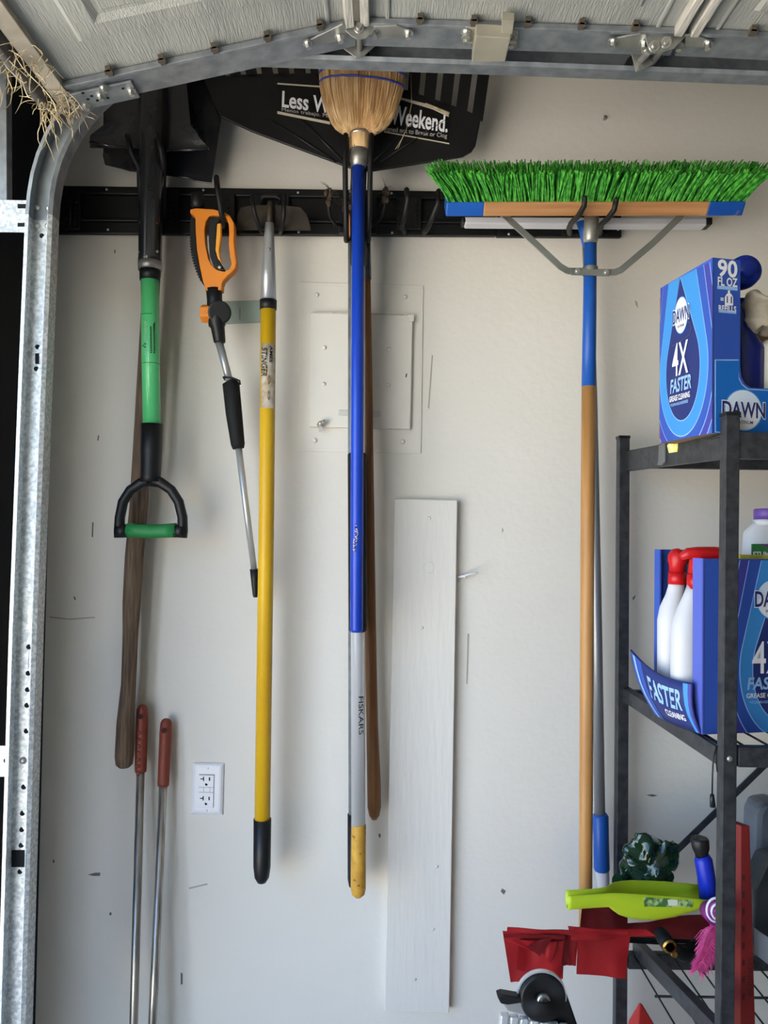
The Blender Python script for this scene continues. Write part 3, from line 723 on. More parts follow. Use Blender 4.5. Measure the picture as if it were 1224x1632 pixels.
MB().ptube([(366, 607, -0.088, 16), (368, 611, -0.088, 27), (373, 660, -0.087, 26), (379, 708, -0.086, 22), (380, 715, -0.086, 18)], 18).build('foam_sleeve', black_mat, t)
MB().ptube([(356, 601, -0.105, 3), (370, 602, -0.108, 3), (382, 607, -0.098, 3), (383, 612, -0.088, 3), (372, 611, -0.076, 3), (358, 605, -0.08, 3), (356, 601, -0.1, 3)], 8).build('cord_ring', black_pl, t)
MB().ptube([(380, 712, -0.086, 11), (405, 910, -0.052, 10)]).build('lower_pole', alu, t)
MB().ptube([(405, 907, -0.052, 14), (406, 925, -0.05, 12), (407, 948, -0.048, 9), (407, 952, -0.048, 6)]).build('end_cap', black_pl, t)

# ------------------------------------------------------------------ yellow scraper
t = thing('yellow_scraper', 'hanging scraper with yellow handle, silver ferrule and black end', 'scraper', pt(417, 1408, -0.08))
MB().pslab([(378, 366), (378, 343), (383.5, 331), (398, 327), (440, 326), (479, 330), (489, 342), (496, 363.5), (495, 367)], -0.065, 0.003).build('blade', sheet_st, t, 0.0008)
MB().ptube([(430, 321, -0.072, 7), (430, 332, -0.074, 10), (430, 360, -0.08, 10)]).build('neck', sheet_st, t)
MB().ptube([(430, 356, -0.082, 14), (429, 375, -0.082, 16), (428, 430, -0.082, 23), (427.5, 481, -0.082, 26)], 20).build('ferrule', alu, t)
MB().sphere(pt(429, 397, -0.094), 0.0032, nu=10, nv=6).build('rivet', steel_d, t)
MB().ptube([(427.5, 479, -0.082, 28), (427.5, 494, -0.082, 27)], 20).build('collar', black_pl, t)
sh = MB().ptube([(427.5, 492, -0.082, 25), (425, 800, -0.081, 24.5), (418, 1310, -0.08, 25)], 20).build('shaft', yellow_m, t)
MB().ptube([(418.2, 1305, -0.08, 28), (417.5, 1380, -0.08, 27.5), (417.3, 1398, -0.08, 23), (417.2, 1406, -0.08, 14), (417.2, 1408.5, -0.08, 4)], 20).build('end_cap', black_pl, t)
# worn sticker wrapped on the shaft
def wrap(a, b, r, ang0, ang1, n=10):
    ax = b - a; tt = ax.normalized(); N = (Vector((0, -1, 0)) + tt * tt.y).normalized(); B = tt.cross(N); vs = []; fs = []
    for i in range(n + 1):
        th = ang0 + (ang1 - ang0) * i / n; d = N * math.cos(th) + B * math.sin(th)
        for q_ in (a, b):
            for k in (r + 0.0001, r + 0.0005): vs.append(q_ + d * k)
    for i in range(n):
        o = i * 4; p = o + 4
        fs += [(o + 1, o + 3, p + 3, p + 1), (o, p, p + 2, o + 2), (o, o + 1, p + 1, p), (o + 2, p + 2, p + 3, o + 3)]
    fs += [(0, 2, 3, 1), (n * 4, n * 4 + 1, n * 4 + 3, n * 4 + 2)]
    return MB().add(vs, fs, True)
sa, sb = pt(427, 550, -0.082), pt(426.2, 652, -0.0815); rs_ = rad(24.8, -0.082)
st = wrap(sa, sb, rs_, -1.25, 0.75).build('sticker', sticker_w, sh)
pole_letter('STINGER', pt(427, 556, -0.082), pt(426.6, 602, -0.082), rs_ + 0.0004, 0.30, 0.75, black_ink, st, bold=0.01, shear=0.25)
pole_letter('AMES', pt(427, 554, -0.082), pt(426.6, 580, -0.082), rs_ + 0.0004, -0.55, 0.4, black_ink, st, bold=0.02)
pole_letter('o o', pt(426.8, 600, -0.082), pt(426.2, 640, -0.082), rs_ + 0.0004, -0.3, 0.3, M('faded_print', (130, 110, 90), 0.7), st)

# ------------------------------------------------------------------ translucent strip on the wall
mb = MB(); mb.pslab([(352, 480), (425, 478), (426, 512), (353, 515)], -0.012, 0.0115)
o = mb.build('acrylic_strip', M('pale_green_acrylic', (196, 212, 200), 0.18, trans=0.45, ior=1.3), None, 0.0015)
tag(o, 'pale green translucent strip fixed on the wall behind the yellow handle', 'strip')
MB().pslab([(381.5, 491), (383, 491), (383, 509), (381.5, 509)], -0.0125, 0.0006).build('scratch', scuff_m, o)

# ------------------------------------------------------------------ black leaf rake
t = thing('leaf_rake', 'wide black plastic leaf rake with white lettering hung behind the straw broom', 'rake', pt(571, 1430, -0.09))
yr = -0.085
base = [(324, 124), (329, 140), (340, 165), (352, 186), (400, 209), (548, 264), (572, 272), (596, 272), (685, 258), (738, 249), (752, 241), (758, 232), (763, 206), (767, 186), (740, 174), (700, 160), (640, 140), (600, 122), (520, 116), (400, 117)]
MB().pslab(base, yr, 0.006).build('fan', black_pl, t, 0.002)
xs = [326 + 25.6 * i for i in range(18)]
for i, x in enumerate(xs):
    if x > 772: break
    yb_ = 120 if x < 600 else 120 + (x - 600) * 0.40
    xt = x + (x - 571) * 0.10; yt = 50
    wd = 9.5
    MB().pslab([(x - wd, yb_ + 4), (x + wd * 0.9, yb_ + 4 + (3.6 if x > 600 else 0)), (xt + wd, yt), (xt - wd, yt)], yr, 0.005).build('tine', black_pl, t, 0.001)
# ribs on the fan
for x in (430, 480, 665, 712):
    MB().ptube([(571 + (x - 571) * 0.25, 258, yr - 0.001, 4), (x, 190, yr - 0.001, 3)], 6).build('rib', black_pl, t)
# label panel and lettering
lab = M('label_black', (10, 11, 13), 0.35)
MB().pslab([(442, 133), (545, 143), (620, 153), (718, 186), (712, 230), (620, 208), (545, 196), (442, 181)], yr - 0.0016, 0.0012).build('label_panel', lab, t)
cream = M('worn_white_line', (206, 198, 178), 0.6)
for poly in ([(442, 132), (512, 137), (512, 139), (442, 134)], [(634, 154), (690, 168), (716, 180), (715, 186), (690, 174), (634, 157)], [(442, 177), (526, 194), (526, 198), (442, 181)], [(612, 209), (716, 228), (716, 229.5), (612, 210.5)]):
    MB().pslab(poly, yr - 0.003, 0.0012).build('label_line', cream, t)
def ptxt(txt, c, y, mat, par, **kw):
    bilinear(txt, [pt(a_, b_, y) for a_, b_ in c], 0.0, mat, par, **kw)
yl = yr - 0.0026
ptxt('Less Work.', [(449, 171), (566, 187), (568, 161), (450, 144.5)], yl, white_ink, t, bold=0.022)
ptxt('Weekend.', [(622, 198), (713, 211.5), (715, 184), (625, 166)], yl, white_ink, t, bold=0.022)
ptxt('Menos trabajo. M\u00e1s fin de semana', [(449, 178.5), (590, 199), (590, 190), (449, 171.5)], yl, grey_ink, t, name='small_lettering', bold=0.0)
ptxt('Designed not to Break or Clog', [(602, 210), (712, 222), (713, 213), (602, 199)], yl, grey_ink, t, name='small_lettering', bold=0.0)
MB().ptube([(572, 268, -0.09, 26), (571, 300, -0.09, 26), (571, 420, -0.09, 27), (571, 425, -0.09, 23)], 18).build('socket', black_pl, t)
sp = MB().ptube([(571, 420, -0.09, 23), (570, 725, -0.09, 23), (571, 1317, -0.09, 22)], 20).build('pole', alu, t)
MB().ptube([(569, 722, -0.09, 25), (569, 724, -0.09, 30), (570.5, 1004, -0.09, 29), (570.5, 1007, -0.09, 24)], 20).build('grip_sleeve', black_mat, t)
MB().ptube([(571.5, 1313, -0.09, 22), (571.5, 1316, -0.09, 23), (571, 1415, -0.09, 24), (571, 1425, -0.09, 20), (571, 1430, -0.09, 9)], 20).build('end_cap', yend, t)
pole_letter('FISKARS', pt(571, 1108, -0.09), pt(571.2, 1168, -0.09), rad(22.4, -0.09), -0.42, 0.72, black_ink, sp, bold=0.0)
# loose straw on the rake
tag(MB().tube([pt(655, 118, -0.10), pt(656, 165, -0.105), pt(648, 205, -0.10), pt(634, 237, -0.10)], [0.0007, 0.0008, 0.0008, 0.0005], 5).tube([pt(648, 205, -0.10), pt(640, 222, -0.105), pt(630, 238, -0.10)], 0.0006, 5).tube([pt(678, 165, -0.094), pt(716, 181, -0.094)], [0.002, 0.003], 6).build('straw_stalk', straw_m), 'loose dry straw stalk lying across the rake lettering', 'straw')

# ------------------------------------------------------------------ grey pole with black end
t = thing('grey_pole_tool', 'thin grey metal pole with black end hung behind the silver rake pole', 'pole', pt(562, 1415, -0.06))
MB().ptube([(563, 380, -0.055, 17), (563, 800, -0.055, 17), (564, 1302, -0.055, 17)]).build('shaft', galv_d, t)
MB().ptube([(563.5, 1297, -0.055, 19), (563, 1400, -0.055, 18), (563, 1412, -0.055, 14), (563, 1416, -0.055, 6)]).build('end_cap', black_pl, t)
MB().ptube([(562, 345, -0.05, 20), (563, 385, -0.055, 19)]).build('socket', M('dusty_orange', (170, 110, 70), 0.6), t)

# ------------------------------------------------------------------ brown wooden handle
t = thing('wooden_handled_hoe', 'slim brown wooden handle hung behind the blue broom handle', 'hoe', pt(597, 1305, -0.05))
MB().ptube([(584, 440, -0.045, 13), (585, 560, -0.045, 16), (587, 740, -0.045, 17), (590, 1000, -0.045, 19), (593, 1150, -0.045, 19), (596, 1250, -0.045, 22), (596.5, 1285, -0.045, 22), (596.5, 1299, -0.045, 17), (596.5, 1306, -0.045, 8)], 18).build('handle', brown_w, t)
MB().ptube([(582, 350, -0.045, 16), (584, 445, -0.045, 16)]).build('socket', black_st, t)

# ------------------------------------------------------------------ straw broom with blue handle
t = thing('straw_broom', 'straw broom hung head up with a glossy blue handle', 'broom', pt(568, 1008, -0.125))
yB = -0.135
prof = [(217, 573, 16), (212, 573.5, 29), (206, 574, 38), (196, 575, 46), (180, 576, 54), (160, 576, 60), (140, 577, 65), (122, 578, 67), (60, 579, 72)]
core = MB().tube([pt(cx, y, yB) for y, cx, hw in prof], [rad(2 * hw * 0.9, yB) for y, cx, hw in prof], 28, flat=(0.36, 1.0))
hd = core.build('straw_head', bristle_straw, t)
mb = MB()
def prof_at(y):
    for i in range(len(prof) - 1):
        y0, c0, h0 = prof[i]; y1, c1, h1 = prof[i + 1]
        if y1 <= y <= y0:
            f = (y0 - y) / (y0 - y1); return c0 + (c1 - c0) * f, h0 + (h1 - h0) * f
    return prof[-1][1:]
for i in range(900):
    a = random.uniform(-PI * 0.5, PI * 0.5) if i < 640 else random.uniform(PI * 0.5, PI * 1.5)
    ca, sa_ = math.cos(a), math.sin(a); rr_ = random.uniform(0.90, 1.03); pts = []
    y1 = random.uniform(55, 75)
    for y in (216, 211, 206, 198, 182, 160, 140, y1):
        cx, hw = prof_at(y); wob = random.uniform(-0.6, 0.6)
        base_ = pt(cx + sa_ * hw * rr_ + wob, y, yB); base_.y = yB - ca * rad(2 * hw, yB) * 0.36 * rr_
        pts.append(base_)
    mb.tube(pts, [0.0007] * 7 + [0.0004], 3, False)
tag(mb.build('bristles', bristle_straw, t), kind='stuff')
for y_ in (120, 136):
    cx, hw = prof_at(y_); pts = []
    for i in range(41):
        a = 2 * PI * i / 40; p = pt(cx + math.sin(a) * hw * 1.03, y_ + 3 * math.sin(a) + (2.5 if y_ > 120 else 0) * math.sin(a) + random.uniform(-0.5, 0.5), yB); p.y = yB - math.cos(a) * rad(2 * hw, yB) * 0.39
        pts.append(p)
    MB().tube(pts, 0.0018, 6, False).build('stitching', blue_th, t)
MB().ptube([(573, 212, yB, 32), (573, 217, yB, 33), (572.5, 240, yB, 31)], 20).build('straw_neck', bristle_straw, t)
MB().ptube([(573, 214, yB, 34.5), (573, 217.5, yB, 34.5)], 20).build('wire_band', zinc, t)
MB().ptube([(572.5, 236, yB, 31), (572, 256, yB, 30), (571.5, 259, yB, 26), (571.5, 267, yB, 25)], 24).build('ferrule', steel_d, t)
MB().screw(pt(586, 263, yB), (1, -0.4, 0), 0.003).build('screw', zinc, t)
MB().ptube([(571, 264, yB, 20.5), (569.5, 640, -0.13, 20.5), (568.3, 1003, -0.125, 20.5), (568.3, 1007, -0.125, 18)], 24).build('handle', blue_h, t)
MB().ptube([(567, 835, -0.1398, 3), (568.5, 850, -0.1402, 6), (566, 865, -0.1398, 7), (564, 880, -0.1395, 4)], 8, flat=(0.15, 1)).build('worn_print', M('chipped_print', (196, 190, 180), 0.6, noise_=300, rgb2=(16, 44, 160), fac=(0.45, 0.5)), t)

# ------------------------------------------------------------------ green push broom
t = thing('push_broom', 'push broom hung head up with green bristles and wooden block', 'broom', pt(933, 1480, -0.15))
yf = -0.188
TI = math.radians(42)
BD = Vector((0, -math.sin(TI), math.cos(TI)))               # bristle direction: up and towards the room
BN = Vector((0, math.cos(TI), math.sin(TI)))                # into the block
BT, BW = 0.027, 0.050
def low(x): return pt(x, 345.5 - 1.0 * (x - 710) / 473.0, yf)
def blk(x0, x1):
    a_, b_ = low(x0), low(x1)
    return MB().slab([a_, b_, b_ + BD * BT, a_ + BD * BT], BN * BW)
blk(769, 1127).build('block', wood_b, t, 0.003)
blk(710, 771).build('blue_block_end', blue_b, t, 0.003)
blk(1125, 1183).build('blue_block_end', M('blue_chipped', (18, 74, 160), 0.45, speck=(28, (120, 116, 112), 0.60)), t, 0.003)
mb = MB()
NR, NC = 9, 96
for j in range(NR):
    fj = j / (NR - 1.0)
    for i in range(NC):
        fi = (i + random.uniform(-0.45, 0.45)) / (NC - 1.0)
        sp_ = (fi - 0.5)
        base0 = low(715 + 463 * fi) + BD * (BT - 0.001) + BN * (0.004 + (BW - 0.008) * fj)
        lean_ = random.uniform(-0.010, 0.010)
        for k in range(3 if j < 3 else 2):
            b0 = base0 + Vector((random.uniform(-0.002, 0.002), 0, 0))
            flare = sp_ * 0.070 * (0.55 + abs(sp_) * 1.0) + lean_ + random.uniform(-0.006, 0.006)
            fw = (fj - 0.45) * 0.026 + random.uniform(-0.005, 0.005)
            hgt = 0.058 + random.uniform(-0.005, 0.003)
            p1 = b0 + Vector((flare * 0.45, 0, 0)) + BN * fw * 0.4 + BD * hgt * 0.5; p2 = b0 + Vector((flare, 0, 0)) + BN * fw + BD * hgt
            r_ = random.uniform(0.0009, 0.0019)
            tw = 1.7 if j == 0 else 0.8
            mb.tube([b0, p1, p2], [r_, r_ * (1.15 if j == 0 else 1.0), r_ * tw], 4, j == 0, smooth=False)
tag(mb.build('bristles', bristle_green, t, fix=False), kind='stuff')
MB().ptube([(943, 343, -0.172, 23), (941.5, 380, -0.160, 24), (941, 387, -0.158, 21)], 24).build('ferrule', steel_d, t)
MB().ptube([(941, 384, -0.158, 20), (939.5, 520, -0.156, 21.5), (938, 616, -0.154, 22)], 24).build('blue_sleeve', blue_b, t)
MB().ptube([(938, 616, -0.154, 22), (936, 900, -0.15, 21.5), (934, 1280, -0.146, 21), (933, 1478, -0.144, 20), (933, 1482, -0.144, 12)], 24).build('handle', wood_h, t)
zb = M('zinc_brace', (160, 164, 160), 0.4, 0.8, noise_=14, rgb2=(140, 144, 140))
def bar(P, y0, y1, wpx):
    mb = MB()
    n = len(P)
    for i in range(n - 1):
        ya = y0 + (y1 - y0) * i / (n - 1); yb_ = y0 + (y1 - y0) * (i + 1) / (n - 1)
        a_, b_ = pt(*P[i], ya), pt(*P[i + 1], yb_); d = (b_ - a_); tt = d.normalized(); side = tt.cross(Vector((0, 1, 0))).normalized()
        mb.obox((a_ + b_) / 2, d / 2 + tt * 0.001, side * rad(wpx, ya), Vector((0, 0.0012, 0)))
    return mb
bar([(800, 340), (850, 385), (893, 425), (905, 432), (938, 432)], -0.172, -0.168, 10.5).build('brace', zb, t, 0.0006)
bar([(1090, 340), (1040, 388), (990, 430), (980, 434), (945, 434)], -0.172, -0.168, 10.5).build('brace', zb, t, 0.0006)
cl = MB().ptube([(940.5, 426, -0.157, 25), (940.5, 438, -0.157, 25)], 24); cl.pslab([(910, 428), (972, 430), (972, 440), (910, 438)], -0.174, 0.003)
clo = cl.build('clamp', zb, t, 0.0006)
MB().bolt(pt(920, 432, -0.174), (0, -1, 0), 0.0035, 0.005).build('bolt', zinc, clo); MB().bolt(pt(966, 434, -0.174), (0, -1, 0), 0.0035, 0.005).build('bolt', zinc, clo)

# ------------------------------------------------------------------ white squeegee behind it
t = thing('floor_squeegee', 'white floor squeegee on a grey pole with blue grip behind the push broom', 'squeegee', pt(959, 1425, -0.05))
MB().pslab([(740, 345), (1127, 347), (1127, 359), (742, 356)], -0.075, 0.03).build('head', white_pl, t, 0.003)
MB().pslab([(1126, 346), (1136, 346), (1136, 357), (1126, 358)], -0.076, 0.032).build('head_tip', black_pl, t, 0.002)
MB().pslab([(736, 346), (742, 346), (742, 354), (736, 354)], -0.076, 0.032).build('head_tip', black_pl, t, 0.002)
MB().ptube([(931, 352, -0.08, 26), (933, 372, -0.075, 18), (938, 400, -0.07, 16)], 16).build('neck', blue_b, t)
MB().ptube([(936, 392, -0.07, 16), (944, 640, -0.062, 16), (951, 1000, -0.056, 17), (956, 1302, -0.05, 17)]).build('pole', M('grey_pole', (150, 154, 160), 0.4, 0.6), t)
MB().ptube([(956.5, 1297, -0.05, 20), (957, 1301, -0.05, 25), (958, 1340, -0.05, 24), (959, 1384, -0.05, 25), (959, 1388, -0.05, 22)], 18).build('grip', blue_b, t)
MB().ptube([(959, 1385, -0.05, 23), (961, 1402, -0.05, 20), (962, 1425, -0.05, 17), (962, 1436, -0.05, 16)]).build('grip_tip', M('off_white_plastic', (200, 200, 206), 0.5), t)

# ------------------------------------------------------------------ electrical panel
t = thing('electrical_panel', 'cream painted breaker panel cover set flush in the wall behind the broom', 'electrical panel', pt(575, 590, 0))
pc = MB().pslab([(476, 449), (675, 455), (671, 723), (474, 719)], -0.003, 0.0028).build('cover_plate', panel_m, t, 0.001)
MB().pslab([(480, 454), (671, 460), (668, 717), (478, 714)], -0.0036, 0.0008).build('plate_face', panel_m, t, 0.0003)
pd = MB().pslab([(494, 498), (658, 502), (654, 684), (492, 680)], -0.016, 0.0125).build('door', panel_m, t, 0.002)
MB().pslab([(500, 497), (656, 500.5), (656, 503), (500, 499)], -0.0175, 0.003).build('door_hinge_edge', M('chipped_edge', (176, 166, 152), 0.7, noise_=60, rgb2=(206, 202, 194)), pd)
MB().pslab([(650, 501), (660, 501), (660, 512), (652, 512)], -0.0185, 0.004).build('door_corner', panel_m, pd, 0.001)
for x, y in ((505, 470), (646, 473), (502, 702), (642, 704)):
    MB().screw(pt(x, y, -0.0036), (0, -1, 0), 0.0052).build('cover_screw', panel_m, t)
for x, y in ((517, 554), (620, 557), (516, 612), (619, 614)):
    MB().screw(pt(x, y, -0.016), (0, -1, 0), 0.005).build('door_rivet', panel_m, pd)
MB().pslab([(544, 569), (605, 570), (603, 602), (543, 601)], -0.0164, 0.0008).build('painted_label', panel_m, pd, 0.0002)
MB().pslab([(540, 653), (607, 655), (606, 664), (539, 662)], -0.0185, 0.003).build('latch_plate', M('latch_paint', (204, 202, 196), 0.35), pd, 0.001)
lt = MB().ptube([(507, 678, -0.02, 7), (518, 672, -0.028, 9)], 10); lt.pslab([(508, 676), (514, 676), (513, 689), (508, 688)], -0.024, 0.003); lt.sphere(pt(511, 675, -0.026), 0.006, nu=10, nv=8)
lt.build('latch', M('pale_metal', (190, 186, 178), 0.35, 0.6), pd)
MB().pslab([(647, 596), (649, 595), (648, 601), (646, 602)], -0.0164, 0.0005).build('paint_chip', slot_m, pd)

# ------------------------------------------------------------------ outlet
t = thing('wall_outlet', 'white rectangular outlet with two three hole sockets in the wall', 'outlet', pt(330, 1257, 0))
cs = [(308, 1215.5), (357, 1216.5), (355, 1299), (304.5, 1298)]
def inset(c, k):
    cx = sum(p[0] for p in c) / 4; cy = sum(p[1] for p in c) / 4
    return [(x + (k if x < cx else -k), y + (k if y < cy else -k)) for x, y in c]
lv = [(cs, -0.0003), (cs, -0.003), (inset(cs, 4), -0.007), (inset(cs, 7), -0.0078)]
vs = [pt(x, y, d) for c, d in lv for x, y in c]; fs = [(3, 2, 1, 0)]
for r_ in range(3):
    for c in range(4): fs.append((r_ * 4 + c, r_ * 4 + (c + 1) % 4, r_ * 4 + 4 + (c + 1) % 4, r_ * 4 + 4 + c))
fs.append((12, 13, 14, 15))
MB().add(vs, fs).build('wall_plate', outlet_m, t, 0.0008)
MB().pslab([(317.5, 1234), (342, 1234.5), (340.5, 1287), (315.5, 1286)], -0.0082, 0.0005).build('gap_frame', M('gap_grey', (110, 110, 114), 0.7), t)
soc = MB().pslab([(316.5, 1235.3), (340.8, 1235.8), (339.5, 1287), (315, 1286)], -0.0092, 0.0012).build('socket_body', outlet_m, t, 0.0004)
for dy in (0, 31):
    dx = -0.6 if dy else 0
    for poly in ([(319.5 + dx, 1240.7 + dy), (323.5 + dx, 1240.7 + dy), (323.5 + dx, 1238 + dy), (325.2 + dx, 1238 + dy), (325.2 + dx, 1244.8 + dy), (323.5 + dx, 1244.8 + dy), (323.5 + dx, 1242.2 + dy), (319.5 + dx, 1242.2 + dy)],
                 [(332.8 + dx, 1239 + dy), (334.8 + dx, 1239 + dy), (334.8 + dx, 1244.5 + dy), (332.8 + dx, 1244.5 + dy)]):
        MB().pslab(poly, -0.0096, 0.0005).build('slot', slot_m, soc)
    MB().tube([pt(329 + dx, 1250 + dy, -0.0092), pt(329 + dx, 1250 + dy, -0.0097)], rad(4.2, 0), 12).build('slot', slot_m, soc)
for poly in ([(316.5, 1254.5), (340.5, 1254.8), (340.5, 1255.4), (316.5, 1255.2)], [(316.5, 1262.3), (340.5, 1262.8), (340.5, 1263.5), (316.5, 1263)], [(324.3, 1255), (325, 1255), (325, 1262.5), (324.3, 1262.5)], [(334.5, 1255), (335, 1255), (335, 1262.5), (334.5, 1262.5)]):
    MB().pslab(poly, -0.0096, 0.0005).build('button_seam', M('seam_grey', (160, 160, 164), 0.6), soc)
for x, y in ((331, 1224), (329, 1292)): MB().screw(pt(x, y, -0.0078), (0, -1, 0), 0.0026).build('plate_screw', outlet_m, t)

# ------------------------------------------------------------------ white board
o = MB().pslab([(629, 795), (729, 797), (716, 1615), (613, 1612)], -0.021, 0.0205).build('painted_board', ply_m, None, 0.0015)
tag(o, 'tall narrow white painted board fixed flat on the wall below the breaker panel', 'board')
for i in range(10):
    a = 2 * PI * i / 10
for x, y in ((684, 826), (683, 905), (672, 1000), (690, 1480), (661, 1560), (696, 1380)):
    if y == 905:
        cc = pt(x, y, -0.0208); n_ = 22
        MB().tube([cc + Vector((math.cos(2 * PI * i / n_) * 0.011, -0.0004, math.sin(2 * PI * i / n_) * 0.012 + random.uniform(-0.001, 0.001))) for i in range(n_ + 1)], 0.0006, 6, False).build('paint_ring', ply_m, o)
    else:
        MB().tube([pt(x, y, -0.0209), pt(x, y, -0.0218)], [0.004, 0.0022], 10).build('painted_screw', ply_m, o)
o = MB().ptube([(730, 920, -0.01, 4), (740, 918, -0.014, 5), (748, 915, -0.022, 3), (761, 913, -0.03, 3)], 8)
o.sphere(pt(741, 919, -0.014), 0.004, nu=8, nv=6)
tag(o.build('cable_tie', white_pl), 'short white plastic cable tie sticking out of the wall beside the board', 'cable tie')
o = MB().screw(pt(963, 188, -0.0005), (0, -1, 0), 0.0058)
o.tube([pt(963, 188, -0.001), pt(961, 186, -0.012)], 0.0025, 8)
tag(o.build('wall_screw', M('painted_metal', (176, 174, 168), 0.5, 0.3)), 'single painted screw head in the bare wall above the push broom', 'screw')

# ------------------------------------------------------------------ two metal poles leaning at the bottom
def lean(px_top, px_bot, ytop, label, grip_len, ridged):
    # line through the two photo points, carried on to the floor
    a = pt(*px_top, ytop); b = pt(*px_bot, ytop - 0.05)
    d = (b - a); k = (0.004 - a.z) / d.z; f = a + d * k
    t = thing('metal_pole', label, 'pole', f, 'metal poles leaning on the wall')
    dn = d.normalized(); L = (f - a).length; gl = grip_len
    rg, rp = 0.0125, 0.0085
    pts = [a + dn * s_ for s_ in (0, 0.003, 0.010, 0.03, gl * 0.5, gl - 0.006, gl)]
    mb = MB().tube(pts, [rg * 0.35, rg * 0.7, rg * 0.95, rg, rg, rg * 0.97, rg * 0.92], 18, flat=(0.85, 1))
    g_ = mb.build('grip', rust_gr, t)
    c = a + dn * 0.022
    MB().tube([c + Vector((0, -rg * 0.80, 0)), c + Vector((0, -rg * 0.92, 0))], 0.0055, 14).build('hang_hole', M('grip_hole', (60, 26, 20), 0.8), g_)
    if ridged:
        for i in range(7):
            c = a + dn * (0.055 + 0.0135 * i)
            MB().sphere(c + Vector((-0.002, -rg * 0.72, 0)), 0.005, (1, 0.7, 0.8), 10, 8).build('finger_ridge', rust_gr, g_)
    MB().tube([a + dn * (gl - 0.01), f], rp, 18).build('tube', steel_br, t)
lean((227, 1123), (213, 1632), -0.028, 'metal pole with red brown ridged grip, touching the wooden shovel handle', 0.137, True)
lean((265, 1145), (243, 1632), -0.022, 'metal pole with smooth red brown grip, nearer the outlet', 0.137, False)

# ------------------------------------------------------------------ shelving rack
YFp, YBp = -0.50, -0.075
t = thing('shelving_rack', 'black metal shelving rack with wire decks against the wall', 'shelving rack', pt(1160, 1700, YFp))
def post(xl_t, xr_t, ytop, xl_b, xr_b, yb_, y, dep):
    a_, b_, c_, d_ = pt(xl_t, ytop, y), pt(xr_t, ytop, y), pt(xr_b, yb_, y), pt(xl_b, yb_, y)
    k = (0.0 - d_.z) / (d_.z - a_.z)
    d2 = d_ + (d_ - a_) * k; c2 = c_ + (c_ - b_) * k
    d2.z = c2.z = 0.0
    o = MB().slab([a_, b_, c2, d2], (0, dep, 0)).build('post', rack_m, t, 0.0015)
    m_ = (a_ + b_) / 2
    MB().box((a_.x - 0.001, y - 0.001, a_.z - 0.002), (b_.x + 0.001, y + dep + 0.001, a_.z + 0.004)).build('post_cap', black_pl, o, 0.001)
    return o
post(1157, 1180, 660, 1148, 1171, 1632, YFp, 0.021)
post(987, 1004, 697, 981, 1000, 1632, YBp - 0.02, 0.021)
RX = 0.92
xF = pt(1168, 800, YFp).x
for y in (YFp, YBp - 0.02):
    MB().box((xF + RX, y, 0), (xF + RX + 0.022, y + 0.021, 1.69)).build('post', rack_m, t, 0.0015)
def side(px0, px1, h0, h1):
    a_, b_ = pt(*px0, YBp), pt(*px1, YFp + 0.018)
    hz0, hz1 = Vector((0, 0, h0)), Vector((0, 0, h1))
    return MB().slab([a_, b_, b_ - hz1, a_ - hz0], (0.018, 0, 0)).build('side_rail', rack_m, t, 0.0015)
s1 = side((990, 720), (1152, 689), 0.040, 0.040)
MB().tube([pt(1000, 733, YBp) + Vector((-0.0008, -0.01, 0)), pt(1150, 713, YFp + 0.03) + Vector((-0.0008, 0, 0))], 0.0012, 6).build('rail_seam', black_pl, s1)
s2 = side((987, 1093), (1143, 1191), 0.027, 0.027)
s3 = side((1008, 1496), (1150, 1645), 0.030, 0.028)
zt = (pt(1151, 692, YFp).z + 0.004, pt(1143, 1191, YFp).z, 0.665)
x1 = xF + RX
for z_, hh in ((zt[0], 0.040), (zt[1], 0.030), (zt[2], 0.03)):
    for y in (YFp + 0.002, YBp - 0.018):
        x0 = xF + 0.010 if y < -0.3 else pt(1000, 1000, YBp).x
        up = 0.014 if (z_ == zt[0] and y > -0.3) else 0.0
        MB().box((x0, y, z_ - hh + up * 1.4), (x1, y + 0.016, z_ + up)).build('shelf_rail', rack_m, t, 0.0015)
    MB().box((x1 + 0.002, YFp + 0.021, z_ - hh), (x1 + 0.018, YBp - 0.02, z_)).build('side_rail', rack_m, t, 0.0015)
    n_ = 24; xl = pt(1000, 1000, YBp).x
    deck = MB()
    for y in (YFp + 0.14, YFp + 0.28):
        deck.tube([(xl + 0.008, y, z_ - 0.007), (x1, y, z_ - 0.007)], 0.0022, 6)
    dk = deck.build('wire_deck', wire_m, t)
    wire = None
    for i in range(n_ + 1):
        x_ = xl + 0.012 + (x1 - xl - 0.014) * i / n_
        if wire is None:
            wire = MB().tube([(x_, YFp + 0.012, z_ - 0.004), (x_, YBp - 0.012, z_ - 0.004)], 0.0018, 6).build('wire', wire_m, dk); w0 = wire.location.copy(); xw = x_
        else:
            c = wire.copy(); COL.objects.link(c); c.parent = dk; c.location = w0 + Vector((x_ - xw, 0, 0))
MB().screw(pt(1163, 1209, YFp), (0, -1, 0), 0.0048).build('rivet', steel_d, t)
def strut(pa_, pb_, y):
    a_, b_ = pt(*pa_, y), pt(*pb_, y); d = b_ - a_; tt = d.normalized(); sd = tt.cross(Vector((0, 1, 0))).normalized()
    MB().obox((a_ + b_) / 2, d / 2, sd * 0.0065, Vector((0, 0.0015, 0))).build('cross_brace', rack_m, t, 0.0005)
strut((1000, 1432), (1300, 1140), -0.058)
ra, rb = pt(990, 720, YBp), pt(1152, 689, YFp + 0.018)
rn = (rb - ra).cross(Vector((0, 0, 1))).normalized()
if rn.x > 0: rn = -rn
def onrail(x, y, o=0.0): return on_plane(x, y, ra + rn * (0.0005 + o), rn)
